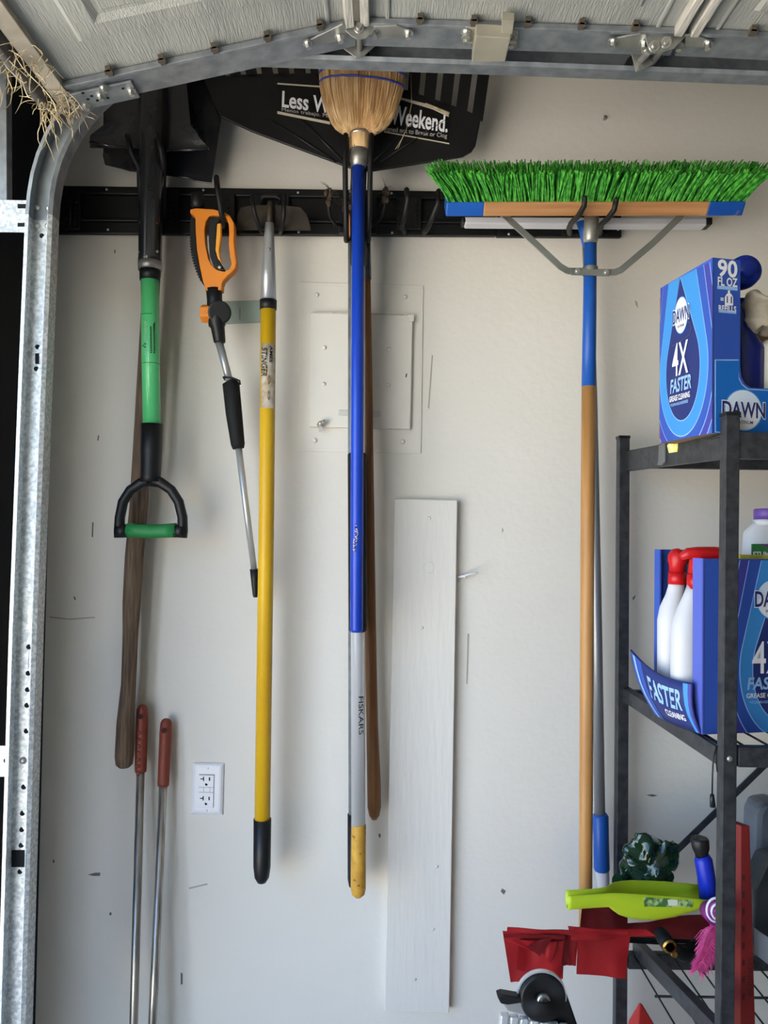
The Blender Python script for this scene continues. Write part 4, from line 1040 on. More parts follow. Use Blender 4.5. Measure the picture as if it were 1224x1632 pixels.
MB().slab([onrail(x, y) for x, y in ((1053, 710), (1062, 707), (1062, 736), (1057, 742), (1050, 741), (1052, 734))], rn * 0.004).build('rail_clip', M('clip_grey', (120, 122, 122), 0.5, 0.4), s1, 0.001)
MB().slab([onrail(x, y) for x, y in ((1064, 710), (1068, 706), (1078, 704), (1081, 708), (1080, 720), (1067, 722))], rn * 0.0012).build('yellow_tape', M('yellow_tape', (230, 224, 60), 0.5, noise_=120, rgb2=(240, 240, 200)), s1)
o = MB().ptube([(1143, 1188, YFp - 0.003, 2.6), (1137, 1205, YFp - 0.004, 2.6), (1135.5, 1235, YFp - 0.004, 2.6), (1135, 1268, YFp - 0.004, 2.6)], 8)
cordt = thing('hanging_cord', 'thin black cord with black plug end hanging beside the rack post', 'cord', pt(1135, 1285, YFp))
o.ptube([(1143, 1188, YFp - 0.003, 2.6), (1141, 1205, YFp - 0.004, 2.6), (1143, 1230, YFp - 0.004, 2.2)], 8)
o.build('cord', black_pl, cordt)
MB().ptube([(1135, 1266, YFp - 0.004, 6), (1135, 1272, YFp - 0.004, 7.5), (1136, 1286, YFp - 0.004, 9)], 10).build('plug', black_pl, cordt)

# ------------------------------------------------------------------ cartons
def carton(name, label, bl_px, back_px, zbase, H, Wd, front_shape, left=True):
    """bl_px = front lower corner pixel, back_px = rear lower corner pixel, both on the shelf height zbase"""
    def on_z(x, y):
        d = ray(x, y); return CAM + d * ((zbase - CAM.z) / d.z)
    return on_z(*bl_px), on_z(*back_px)
ZS1 = zt[0] + 0.0012; ZS2 = zt[1] + 0.0005
def on_z(x, y, z):
    d = ray(x, y); return CAM + d * ((z - CAM.z) / d.z)
# ---- upper carton
pf = on_z(1135, 690, ZS1); pb_ = on_z(1052, 706, ZS1)
ld = Vector((pb_.x - pf.x, pb_.y - pf.y, 0)); LW = ld.length; ld.normalize()
fd = Vector((-ld.y, ld.x, 0));
if fd.x < 0: fd = -fd
HT = pt(1135, 410, pf.y).z - pf.z; FWD = 0.27; TH = 0.003
t = thing('detergent_carton', 'blue dish soap carton with white lettering on the top shelf', 'carton', pf)
lf = Face(pf + ld * LW, -ld, (0, 0, 1), LW, HT)           # left face, u runs towards the front edge
ff = Face(pf, fd, (0, 0, 1), FWD, HT)
htL = 0.985                                                 # slight slope of the top edge
lp = MB().slab([lf.at(0, 0), lf.at(1, 0), lf.at(1, 1), lf.at(0, htL)], -lf.n * TH).build('side_panel', c_peri, t, 0.0006)
ca, cb = ff.px(1180, 580); stepu = ca; lipv = ff.px(1200, 618)[1]
shape = [(0, 0), (1, 0), (1, lipv), (stepu + 0.07, lipv), (stepu + 0.03, lipv + 0.02), (stepu + 0.008, lipv + 0.06), (stepu, lipv + 0.12), (stepu, 1.0), (0, 1.0)]
fp = MB().slab([ff.at(a_, b_) for a_, b_ in shape], -ff.n * TH).build('front_panel', c_blue, t, 0.0006)
MB().slab([ff.at(0, 0) + ld * LW, ff.at(1, 0) + ld * LW, ff.at(1, 0.92) + ld * LW, ff.at(0, 0.92) + ld * LW], -ff.n * TH).build('back_panel', card_m, t)
MB().slab([ff.at(1, 0), ff.at(1, 0) + ld * LW, ff.at(1, 0.4) + ld * LW, ff.at(1, 0.4)], -fd * TH).build('side_panel', c_blue, t)
MB().slab([ff.at(0.01, 0.002) + ld * 0.003, ff.at(0.99, 0.002) + ld * 0.003, ff.at(0.99, 0.002) + ld * (LW - 0.003), ff.at(0.01, 0.002) + ld * (LW - 0.003)], (0, 0, 0.002)).build('base_panel', card_m, t)
def layer(face, poly, k, mat, name, par, cl=(0, 1, 0, 0.985)):
    P = clip(poly, cl[0], cl[1], cl[2], cl[3])
    if len(P) > 2: face.poly(P, 0.0003 * k, mat, name, par)
def drops(face, cu, cv, par, S=1.0, tip=0.98, tu=None, cl=(0.0, 1, 0, 0.98)):
    tu = cu - 0.05 if tu is None else tu
    for k, (ru, rv, th_, m_) in enumerate(((0.66, 0.56, 2.4, c_line), (0.65, 0.553, 2.4, c_purple), (0.57, 0.49, 2.1, c_line), (0.562, 0.484, 2.1, c_blue), (0.47, 0.40, 1.65, c_line), (0.462, 0.393, 1.65, c_light), (0.332, 0.306, tip + 0.01, c_line), (0.325, 0.30, tip, navy))):
        layer(face, drop(cu, cv, ru * S, rv, tu, th_), k + 1, m_, 'printed_drop', par, cl)
drops(lf, 0.475, 0.41, lp)
def logo(face, cu, cv, ru, rv, par, k=10, tw=1.25):
    face.poly(ellipse(cu, cv, ru * 1.06, rv * 1.05), 0.0003 * k, c_light, 'logo_ring', par)
    face.poly(ellipse(cu, cv, ru, rv), 0.0003 * (k + 1), c_sky, 'logo_oval', par)
    face.poly([p for p in ellipse(cu, cv + rv * 0.02, ru * 0.95, rv * 0.95) if p[1] < cv + rv * 0.05], 0.0003 * (k + 2), white_ink, 'logo_oval', par)
    b = (cu - ru * tw, cv - rv * 0.38, cu + ru * tw, cv + rv * 0.42)
    flat_letter('DAWN', face, b, 0.0003 * (k + 3), white_ink, par, bold=0.062, ref=0.022, name='logo_outline')
    flat_letter('DAWN', face, b, 0.0003 * (k + 4), navy, par, bold=0.022)
    flat_letter('PLATINUM', face, (cu - ru * 0.5, cv - rv * 0.68, cu + ru * 0.5, cv - rv * 0.52), 0.0003 * (k + 4), navy, par, bold=0.01, name='small_lettering')
logo(lf, 0.455, 0.745, 0.125, 0.108, lp)
flat_letter('4X', lf, (0.29, 0.385, 0.60, 0.585), 0.0040, white_ink, lp, bold=0.008)
flat_letter('FASTER', lf, (0.25, 0.285, 0.66, 0.372), 0.0040, c_line, lp, bold=0.024, shear=0.15)
flat_letter('GREASE CLEANING', lf, (0.235, 0.235, 0.635, 0.270), 0.0040, white_ink, lp, bold=0.018)
flat_letter('*VS DAWN NON-CONCENTRATED', lf, (0.26, 0.205, 0.60, 0.224), 0.0040, c_line, lp, name='small_lettering')
hp = [(0.60, 0.69), (0.64, 0.675), (0.65, 0.63), (0.62, 0.605), (0.40, 0.585), (0.28, 0.575)]
for (a0, b0), (a1, b1) in zip(hp, hp[1:]):
    MB().tube([lf.at(a0, b0, 0.0034), lf.at(a1, b1, 0.0034)], 0.0006, 5).build('handle_crease', M('crease_grey', (86, 84, 120), 0.6), lp)
def fbox(x0, y0, x1_, y1_, face):
    a0, b0 = face.px(x0, y1_); a1, b1 = face.px(x1_, y0); return (a0, b0, a1, b1)
flat_letter('90', ff, fbox(1143.5, 416, 1175, 441, ff), 0.0006, white_ink, fp, bold=0.026)
flat_letter('FL OZ', ff, fbox(1143.5, 444, 1175, 455, ff), 0.0006, white_ink, fp, bold=0.024)
b4 = fbox(1143, 458, 1175, 460.5, ff); ff.poly([(b4[0], b4[1]), (b4[2], b4[1]), (b4[2], b4[3]), (b4[0], b4[3])], 0.0004, c_line, 'rule_line', fp)
b4 = fbox(1145, 496, 1173, 498, ff); ff.poly([(b4[0], b4[1]), (b4[2], b4[1]), (b4[2], b4[3]), (b4[0], b4[3])], 0.0004, c_line, 'rule_line', fp)
flat_letter('=', ff, fbox(1148, 475, 1153, 479, ff), 0.0006, white_ink, fp, bold=0.024)
bx = [(1155, 487), (1155, 474), (1157, 470), (1160, 467), (1160, 463), (1163, 463), (1163, 467), (1166, 470), (1168, 474), (1168, 487)]
ff.poly([ff.px(x, y) for x, y in bx], 0.0004, white_ink, 'bottle_mark', fp)
flat_letter('11', ff, fbox(1157.5, 473, 1166, 483, ff), 0.0009, navy, fp, bold=0.02)
flat_letter('REFILLS', ff, fbox(1145, 488.5, 1173, 495.5, ff), 0.0006, white_ink, fp, bold=0.026)
low = [ff.px(1139, 573), ff.px(1177, 573), ff.px(1178, 602), ff.px(1183, 612), ff.px(1192, 619.5), (0.97, lipv - 0.006), (0.97, 0.0), ff.px(1139, 690)]
low = [(a_, max(0.003, b_)) for a_, b_ in low]
ff.poly(low, 0.0003, c_line, 'lip_outline', fp)
cu_, cv_ = ff.px(1177, 648)
lowi = [(a_ + (0.006 if a_ < cu_ else -0.006), b_ - 0.006 if b_ > 0.05 else b_ + 0.006) for a_, b_ in low]
ff.poly(lowi, 0.0006, c_cyan, 'lip_print', fp)
cl_, cr_ = ff.px(1155, 655), ff.px(1213, 655); ct = ff.px(1184, 622); cbm = ff.px(1184, 686)
logo(ff, (cl_[0] + cr_[0]) / 2, (ct[1] + cbm[1]) / 2, (cr_[0] - cl_[0]) / 2, (ct[1] - cbm[1]) / 2, fp, k=3, tw=1.18)

# things in the upper carton
yq = pf.y + 0.075
bb_ = thing('soap_bottle', 'dark blue soap refill bottle standing in the top carton', 'bottle', pt(1180, 690, yq))
zb0 = ZS1 + 0.006
c = pt(1178, 600, yq)
hs = [(zb0, 0.030), (zb0 + 0.01, 0.034), (pt(0, 545, yq).z, 0.036), (pt(0, 522, yq).z, 0.026), (pt(0, 505, yq).z, 0.020), (pt(0, 480, yq).z, 0.016), (pt(0, 462, yq).z, 0.014)]
MB().tube([Vector((c.x + (0.006 if i < 3 else 0), yq, z_)) for i, (z_, r_) in enumerate(hs)], [r_ for z_, r_ in hs], 24).build('bottle_body', M('deep_blue_plastic', (10, 26, 104), 0.25), bb_)
cc = pt(1184, 435, yq)
dcap = M('cap_blue', (12, 40, 140), 0.3)
MB().tube([cc + Vector((0, d, 0)) for d in (-0.024, -0.0235, -0.020, -0.017, -0.0175, -0.012, 0.0, 0.012)], [0.004, 0.010, 0.0145, 0.016, 0.022, 0.0255, 0.0270, 0.0255], 32).build('cap', dcap, bb_)
def crumple(mb, amp, sc, seed):
    for p in mb.v:
        q_ = p * sc + Vector((seed, seed, seed)); p += noise.noise_vector(q_) * amp + noise.noise_vector(q_ * 2.6) * amp * 0.35
    return mb
g_ = MB().sphere(pt(1222, 500, yq - 0.02), 0.034, (1.05, 0.7, 0.92), 40, 26)
crumple(g_, 0.022, 30, 4.2)
tag(g_.build('work_glove', M('dirty_cloth', (178, 168, 152), 0.9, noise_=14, rgb2=(132, 122, 108), bump=(80, 0.5))), 'crumpled off white cloth glove stuffed in the top carton beside the blue bottle', 'glove')
g_ = thing('white_jug', 'white plastic jug standing in the top carton under the cloth glove', 'jug', pt(1225, 690, yq))
cj = pt(1238, 600, yq - 0.015)
MB().tube([Vector((cj.x, yq - 0.015, z_)) for z_ in (zb0, zb0 + 0.006, pt(0, 545, yq).z, pt(0, 538, yq).z, pt(0, 530, yq).z)], [0.026, 0.030, 0.030, 0.028, 0.020], 24).build('jug_body', M('aged_white', (206, 202, 190), 0.5), g_)
MB().tube([Vector((cj.x, yq - 0.015, z_)) for z_ in (pt(0, 531, yq).z, pt(0, 520, yq).z)], 0.012, 16).build('jug_neck', MATS['aged_white'], g_)

# ---- lower carton
pf = on_z(1120, 1171, ZS2); pb_ = on_z(1041, 1137, ZS2)
ld = Vector((-0.028, 0.135, 0)); LW = 0.138; ld.normalize(); fd = Vector((-ld.y, ld.x, 0))
if fd.x < 0: fd = -fd
t = thing('detergent_carton', 'blue dish soap carton cut open on the middle shelf, holding spray bottles', 'carton', pf)
HT = ((pt(1108, 890, pf.y)).z - pf.z)
ff = Face(pf, fd, (0, 0, 1), 0.27, HT)
fp = MB().slab([ff.at(0, 0), ff.at(1, 0), ff.at(1, 1), ff.at(0, 1)], -ff.n * TH).build('front_panel', c_blue, t, 0.0005)
drops(ff, ff.px(1246, 1000)[0], 0.36, fp, S=0.62, tip=1.05, tu=ff.px(1252, 900)[0], cl=(0.004, 0.996, 0.0, 0.992))
lu = ff.px(1232, 955)
logo(ff, lu[0], lu[1], 0.12, 0.115, fp, k=10, tw=1.12)
flat_letter('4X', ff, fbox(1196, 1021, 1252, 1073, ff), 0.0040, white_ink, fp, bold=0.008)
flat_letter('FASTER', ff, fbox(1188, 1077, 1262, 1099, ff), 0.0040, c_line, fp, bold=0.024, shear=0.15)
flat_letter('GREASE CLEANING', ff, fbox(1187, 1102, 1262, 1112, ff), 0.0040, white_ink, fp, bold=0.018)
flat_letter('*VS DAWN NON-CONCENTRATED', ff, fbox(1192, 1114, 1258, 1121, ff), 0.0040, c_line, fp, name='small_lettering')
# cut strip of the side, back panel, rear corner strip
lf = Face(pf + ld * LW, -ld, (0, 0, 1), LW, HT)
MB().slab([lf.at(0.80, 0), lf.at(1, 0), lf.at(1, 1), lf.at(0.80, 1)], -lf.n * TH).build('side_strip', M('carton_pale_violet', (84, 100, 190), 0.5), t)
MB().slab([lf.at(0, 0), lf.at(0.10, 0), lf.at(0.10, 1.04), lf.at(0, 1.04)], -lf.n * TH).build('side_strip', c_blue, t)
MB().slab([ff.at(0, 0) + ld * LW, ff.at(1, 0) + ld * LW, ff.at(1, 0.98) + ld * LW, ff.at(0.25, 0.98) + ld * LW, ff.at(0.24, 1.04) + ld * LW, ff.at(0, 1.04) + ld * LW], -ff.n * TH).build('back_panel', c_blue, t)
MB().slab([ff.at(0.22, 0.45) + ld * (LW - 0.004), ff.at(0.9, 0.45) + ld * (LW - 0.004), ff.at(0.9, 1.0) + ld * (LW - 0.004), ff.at(0.22, 1.0) + ld * (LW - 0.004)], -ff.n * -0.001).build('back_flap', card_m, t)
MB().slab([ff.at(1, 0), ff.at(1, 0) + ld * LW, ff.at(1, 1) + ld * LW, ff.at(1, 1)], -fd * TH).build('side_panel', c_blue, t)
MB().slab([ff.at(0.01, 0.002) + ld * 0.003, ff.at(0.99, 0.002) + ld * 0.003, ff.at(0.99, 0.002) + ld * (LW - 0.003), ff.at(0.01, 0.002) + ld * (LW - 0.003)], (0, 0, 0.002)).build('base_panel', card_m, t)
# folded down flap, curved
n_ = 10; hinge_b, hinge_f = lf.at(0.0, 0.0), lf.at(0.97, 0.0)
tl, tr_ = pt(1004, 1036, pf.y + 0.125), pt(1103, 1090, pf.y + 0.012)
def flap_pt(a_, b_, off=0.0):
    """a_ along the hinge (0 rear), b_ up the flap"""
    h = hinge_b.lerp(hinge_f, a_); top = tl.lerp(tr_, a_)
    top = top + Vector((0, 0, -0.010 * math.sin(PI * a_))) 
    nn = (hinge_f - hinge_b).cross(tl - hinge_b).normalized()
    p = h.lerp(top, b_) + nn * (0.008 * math.sin(PI * b_) + off + 0.006 * math.sin(PI * a_))
    return p
nn_s = 1.0
tst = flap_pt(0.5, 0.5, 0.01) - flap_pt(0.5, 0.5, 0)
if tst.dot(CAM - flap_pt(0.5, 0.5)) < 0: nn_s = -1.0
vs = []; fs = []
for i in range(n_ + 1):
    for j in range(6): vs.append(flap_pt(i / n_, j / 5, 0))
m_ = len(vs)
for i in range(n_ + 1):
    for j in range(6): vs.append(flap_pt(i / n_, j / 5, -0.003 * nn_s))
for i in range(n_):
    for j in range(5):
        q_ = (i * 6 + j, i * 6 + j + 1, (i + 1) * 6 + j + 1, (i + 1) * 6 + j); fs.append(q_); fs.append(tuple(m_ + k for k in reversed(q_)))
for i in range(n_):
    for j in (0, 5): fs.append((i * 6 + j, (i + 1) * 6 + j, m_ + (i + 1) * 6 + j, m_ + i * 6 + j))
for j in range(5):
    for i in (0, n_): fs.append((i * 6 + j, i * 6 + j + 1, m_ + i * 6 + j + 1, m_ + i * 6 + j))
fl = MB().add(vs, fs, True).build('side_flap', navy, t)
def flap_letter(txt, box, mat, k, **kw):
    a0, b0, a1, b1 = box
    letter(txt, lambda a_, b_: flap_pt(a0 + (a1 - a0) * a_, b0 + (b1 - b0) * b_, 0.0005 * k * nn_s), mat, fl, **kw)
flap_letter('FASTER', (0.30, 0.46, 0.86, 0.86), c_line, 2, bold=0.024, shear=0.12)
flap_letter('CLEANING', (0.52, 0.24, 0.86, 0.38), white_ink, 2, bold=0.018)
def flap_strip(a0, a1, a0b, a1b, mat, k):
    vs = []; fs = []
    for j in range(6):
        b_ = 0.01 + 0.98 * j / 5
        vs += [flap_pt(a0b + (a0 - a0b) * b_, b_, 0.0004 * k * nn_s), flap_pt(a1b + (a1 - a1b) * b_, b_, 0.0004 * k * nn_s)]
    for j in range(5): fs.append((j * 2, j * 2 + 1, j * 2 + 3, j * 2 + 2))
    MB().add(vs, fs, True).build('printed_band', mat, fl)
flap_strip(0.88, 0.945, 0.93, 0.965, c_light, 1); flap_strip(0.945, 0.99, 0.965, 0.99, c_purple, 1)
flap_strip(0.02, 0.22, 0.02, 0.30, c_blue, 1); flap_strip(0.06, 0.10, 0.12, 0.18, c_line, 2)

# spray bottles
def spray(label, axis_x, y, base_px_y, levels, head, lab=False, turn=0):
    t = thing('spray_bottle', label, 'spray bottle', pt(axis_x, base_px_y, y), 'white spray bottles in the open carton')
    L = [(x, py, y, wpx) for x, py, wpx in levels]
    MB().ptube(L, 28, flat=(0.8, 1.0)).build('bottle_body', white_pl, t)
    n0, n1, top = head['neck']
    MB().ptube([(n0[0], n0[1], y, head['w']), (n1[0], n1[1], y, head['w'] * 0.96)], 20).build('collar', red_pl, t)
    MB().ptube([(x, py, y, w_) for x, py, w_ in head['body']], 20).build('trigger_head', red_pl, t)
    return t
s_ = spray('white spray bottle with red trigger head, at the rear of the open carton', 1068, pf.y + 0.105, 1120,
      [(1066, 1122, 36), (1067, 1090, 38), (1069, 1000, 42), (1070, 990, 44), (1072, 970, 40), (1076, 950, 30), (1078, 936, 26), (1079, 926, 25)],
      dict(neck=((1079, 931), (1079, 912), 0), w=28, body=[(1079, 914, 24), (1079, 900, 25), (1080, 896, 31), (1081, 886, 31), (1083, 880, 24), (1085, 877, 12)]))
s_ = spray('white spray bottle with red trigger head, in front by the carton cut edge', 1092, pf.y + 0.060, 1150,
      [(1094, 1130, 48), (1094, 1085, 50), (1095, 1015, 52), (1096, 1000, 53), (1101, 975, 44), (1106, 950, 32), (1109, 935, 28)],
      dict(neck=((1110, 938), (1110, 915), 0), w=30, body=[(1110, 916, 26), (1112, 900, 27), (1114, 890, 26), (1116, 882, 16)]))
MB().ptube([(1085, 888, pf.y + 0.06, 10), (1096, 882, pf.y + 0.06, 18), (1112, 883, pf.y + 0.06, 24), (1140, 883, pf.y + 0.06, 24), (1160, 884, pf.y + 0.06, 20)], 14).build('nozzle', red_pl, s_)
MB().pslab([(1097, 1024), (1106, 1022), (1106, 1050), (1099, 1050)], pf.y + 0.040, 0.001).build('orange_label', M('orange_label', (226, 110, 40), 0.5, noise_=120, rgb2=(240, 200, 60)), s_)
# bottle with purple cap and yellow packet
yq = pf.y + 0.10
t = thing('weed_killer_bottle', 'white bottle with purple cap and green label behind the middle carton', 'bottle', pt(1220, 1100, yq))
MB().ptube([(1222, 1100, yq, 76), (1222, 866, yq, 76), (1222, 850, yq, 72), (1223, 840, yq, 52), (1224, 836, yq, 46)], 28, flat=(0.6, 1)).build('bottle_body', white_pl, t)
MB().ptube([(1225, 838, yq, 48), (1225, 828, yq, 48)], 24).build('neck_ring', white_pl, t)
MB().ptube([(1226, 829, yq, 46), (1226, 813, yq, 46), (1226, 811, yq, 43)], 24).build('cap', M('purple_cap', (98, 66, 150), 0.4), t)
ylb = yq - rad(76, yq) * 0.6 - 0.0012
MB().pslab([(1199, 867), (1240, 867), (1240, 900), (1199, 900)], ylb, 0.004).build('label', M('label_green', (48, 120, 64), 0.5), t)
MB().pslab([(1212, 867), (1240, 867), (1240, 880)], ylb - 0.0006, 0.0006).build('label_corner', M('label_purple', (110, 60, 130), 0.5), t)
ptxt('STUMP', [(1200, 888), (1232, 888), (1232, 879), (1200, 879)], ylb - 0.0008, white_ink, t, bold=0.03)
o = MB().pslab([(1178, 884), (1240, 885), (1240, 920), (1178, 920)], pf.y + 0.052, 0.012).build('yellow_packet', M('packet_yellow', (206, 190, 60), 0.5, noise_=30, rgb2=(160, 140, 40)), None, 0.002)
tag(o, 'flat yellow packet standing inside the middle carton by the purple capped bottle', 'packet')

# ------------------------------------------------------------------ bottom shelf clutter
ZS3 = zt[2] + 0.001
# lime dustpan
t = thing('dustpan', 'lime green plastic dustpan lying on red plastic on the bottom shelf', 'dustpan', pt(1040, 1476, -0.30))
lime = M('lime_plastic', (184, 206, 40), 0.4, noise_=6, rgb2=(174, 198, 36))
yD = -0.33
st_ = [(906, 1428, 1453, 0.022), (912, 1428, 1453, 0.022), (950, 1426, 1450, 0.022), (972, 1424, 1449, 0.024), (980, 1424, 1456, 0.032), (990, 1424, 1464, 0.042), (1005, 1425, 1470, 0.050), (1025, 1426, 1474, 0.055), (1050, 1428, 1474, 0.058), (1080, 1430, 1469, 0.06), (1110, 1433, 1459, 0.06), (1142, 1436, 1446, 0.06)]
vs = []; fs = []; K = 14
for (x, yt_, yb_, wy) in st_:
    a_ = pt(x, yt_, yD); b_ = pt(x, yb_, yD); h = a_.z - b_.z
    for th_ in (0.0, 0.0022):
        for k in range(K + 1):
            s = k / K; ang = PI * s
            # superellipse U
            cx = -math.cos(ang); sx = math.sin(ang)
            yy = math.copysign(abs(cx) ** 0.55, cx); zz = -abs(sx) ** 0.55
            vs.append(Vector((a_.x, yD + wy / 2 + yy * (wy / 2 - th_), a_.z + zz * (h - th_) if s not in (0, 1) else a_.z)))
n1 = K + 1; n2 = 2 * n1
for i in range(len(st_) - 1):
    for k in range(K):
        fs.append((i * n2 + k, i * n2 + k + 1, (i + 1) * n2 + k + 1, (i + 1) * n2 + k))
        fs.append((i * n2 + n1 + k, (i + 1) * n2 + n1 + k, (i + 1) * n2 + n1 + k + 1, i * n2 + n1 + k + 1))
    for k in (0, K): fs.append((i * n2 + k, (i + 1) * n2 + k, (i + 1) * n2 + n1 + k, i * n2 + n1 + k))
for i in (0, len(st_) - 1):
    for k in range(K): fs.append((i * n2 + k, i * n2 + n1 + k, i * n2 + n1 + k + 1, i * n2 + k + 1))
MB().add(vs, fs, True).build('pan', lime, t)
MB().slab([pt(1026, 1430, yD - 0.001), pt(1104, 1435, yD - 0.001), pt(1104, 1446, yD - 0.001), pt(1027, 1445, yD - 0.001)], (0, 0.0012, 0)).build('label', M('dustpan_label', (170, 196, 120), 0.5, noise_=90, rgb2=(70, 110, 60), fac=(0.45, 0.55)), t)
MB().slab([pt(1064, 1434, yD - 0.0016), pt(1080, 1434, yD - 0.0016), pt(1080, 1443, yD - 0.0016), pt(1066, 1444, yD - 0.0016)], (0, 0.0008, 0)).build('label', M('label_pale', (214, 220, 200), 0.5), t)

# red plastic flag sheets
red_sh = M('red_film', (172, 30, 34), 0.4, noise_=9, rgb2=(146, 20, 25), bump=(26, 0.5), alpha=0.93)
red_dk = M('dark_red_film', (112, 14, 18), 0.45, noise_=9, rgb2=(92, 10, 14), bump=(26, 0.5))
t = thing('red_marking_flags', 'bundle of red plastic flag sheets on black stakes hanging off the bottom shelf', 'flags', pt(900, 1500, -0.28))
def sheet(px4, y, name, mat, amp=0.004, seed=0):
    tl_, tr2, br_, bl_ = [pt(a_, b_, y) for a_, b_ in px4]; n_ = 12; vs = []; fs = []
    for i in range(n_ + 1):
        for j in range(n_ + 1):
            a_, b_ = i / n_, j / n_
            p = tl_.lerp(tr2, a_).lerp(bl_.lerp(br_, a_), b_)
            p = p + Vector((0, 1, 0)) * amp * (noise.noise(Vector((a_ * 3 + seed, b_ * 1.2, seed * 3.1))) * 2 + math.sin(a_ * 9 + seed) * 0.6)
            vs.append(p)
    m_ = len(vs); vs += [p + Vector((0, 0.0008, 0)) for p in vs]
    for i in range(n_):
        for j in range(n_):
            q_ = (i * (n_ + 1) + j, (i + 1) * (n_ + 1) + j, (i + 1) * (n_ + 1) + j + 1, i * (n_ + 1) + j + 1); fs.append(q_); fs.append(tuple(m_ + k for k in reversed(q_)))
    MB().add(vs, fs, True).build(name, mat, t)
sheet([(801, 1484), (900, 1490), (897, 1560), (814, 1566)], -0.30, 'flag', red_sh, 0.002, 1)
sheet([(809, 1478), (925, 1484), (924, 1491), (808, 1486)], -0.318, 'flag', red_sh, 0.0015, 2)
sheet([(802, 1489), (900, 1491), (899, 1497), (803, 1494)], -0.322, 'flag', red_dk, 0.0015, 9)
sheet([(803, 1497), (860, 1500), (860, 1522), (850, 1516)], -0.316, 'flag', red_sh, 0.001, 10)
sheet([(862, 1500), (888, 1502), (878, 1536), (861, 1514)], -0.319, 'flag', red_sh, 0.001, 11)
sheet([(840, 1508), (864, 1497), (882, 1493), (860, 1524)], -0.321, 'flag', red_dk, 0.0005, 12)
sheet([(917, 1477), (1002, 1484), (1000, 1491), (916, 1487)], -0.324, 'flag', red_sh, 0.0015, 13)
sheet([(828, 1497), (898, 1500), (893, 1561), (822, 1545)], -0.31, 'flag', red_sh, 0.003, 5)
sheet([(880, 1490), (922, 1492), (918, 1540), (898, 1538)], -0.29, 'flag', red_sh, 0.003, 3)
sheet([(921, 1482), (1004, 1492), (998, 1560), (919, 1553)], -0.30, 'flag', red_sh, 0.002, 4)
sheet([(930, 1420), (990, 1425), (1005, 1490), (925, 1485)], -0.20, 'flag', red_dk, 0.004, 6)
sheet([(905, 1476), (1030, 1482), (1046, 1492), (912, 1500)], -0.32, 'flag', red_sh, 0.003, 7)
sheet([(1000, 1472), (1130, 1455), (1128, 1500), (1004, 1500)], -0.19, 'flag', red_dk, 0.005, 8)
for k, (x0, y0, x1_, y1_) in enumerate(((820, 1488, 1112, 1503), (830, 1491, 1108, 1507), (850, 1487, 1100, 1499))):
    MB().ptube([(x0, y0, -0.27 - 0.004 * k, 3.4), (x1_, y1_, -0.27 - 0.004 * k, 3.4)], 8).build('stake', black_pl, t)
# hose coupling
t = thing('hose_coupling', 'black hose end with round brass coupling beside the red flags', 'hose fitting', pt(1068, 1520, -0.30))
cc = pt(1063, 1503, -0.31)
MB().tube([cc + Vector((0, d, 0)) for d in (-0.010, 0.03)], 0.0125, 18).tube([pt(1072, 1512, -0.31), pt(1090, 1522, -0.27), pt(1110, 1505, -0.25)], 0.012, 12).build('hose', black_mat, t)
mb = MB(); n_ = 24; tor = []
brass = M('brass', (190, 150, 74), 0.3, 0.9)
mb.tube([cc + Vector((0, d, 0)) for d in (-0.012, -0.014, -0.014, -0.010)], [0.0118, 0.0112, 0.0080, 0.0075], 24, False).build('brass_ring', brass, t)
MB().sphere(cc + Vector((0, -0.0105, 0)), 0.005, (1, 0.5, 1), 12, 8).build('brass_core', steel_d, t)
cc = pt(1074, 1520, -0.32)
MB().tube([cc, cc + Vector((0, -0.004, 0))], [0.006, 0.005], 14).build('brass_nut', brass, t)
# green crumpled bottle
gl = M('green_bottle_plastic', (16, 62, 40), 0.12, trans=0.35, noise_=14, rgb2=(10, 44, 28), coat=0.5)
t = thing('green_bottle', 'crushed dark green plastic bottle lying on the dustpan by the rack post', 'bottle', pt(1035, 1425, -0.20))
A_, B_ = pt(1003, 1418, -0.20), pt(1040, 1334, -0.20)
mb = MB(); nS = 24; pts = [A_.lerp(B_, i / nS) for i in range(nS + 1)]
rr0 = [0.010, 0.020, 0.026, 0.031, 0.034, 0.035, 0.036, 0.036, 0.036, 0.035, 0.034, 0.032, 0.022]
mb.tube(pts, [rr0[min(12, i // 2)] * (1 + 0.05 * math.sin(i * 2.1)) for i in range(nS + 1)], 40, flat=(0.6, 1))
crumple(mb, 0.013, 34, 3.3).build('bottle_body', gl, t)
mb = MB(); A_, B_ = pt(1032, 1432, -0.225), pt(1074, 1342, -0.215); pts = [A_.lerp(B_, i / 20) for i in range(21)]
mb.tube(pts, [0.010 + 0.014 * math.sin(PI * min(1, (i + 2) / 22)) for i in range(21)], 32, flat=(0.6, 1))
crumple(mb, 0.012, 46, 9.1).build('crushed_side', gl, t)
MB().tube([pt(984, 1404, -0.215), pt(1002, 1408, -0.20)], [0.013, 0.012], 18).build('bottle_neck', gl, t)
# blue torch
t = thing('blue_torch', 'bright blue hand torch with black head standing beside the rack post', 'torch', pt(1128, 1430, -0.30))
MB().ptube([(1119, 1362, -0.30, 20), (1121, 1370, -0.30, 27), (1126, 1400, -0.30, 27), (1130, 1432, -0.30, 29)], 20).build('body', M('torch_blue', (14, 44, 180), 0.4), t)
MB().ptube([(1115, 1335, -0.30, 24), (1115, 1339, -0.30, 28), (1117, 1352, -0.30, 26), (1118, 1360, -0.30, 20), (1119, 1367, -0.30, 20)], 20).build('head', black_pl, t)
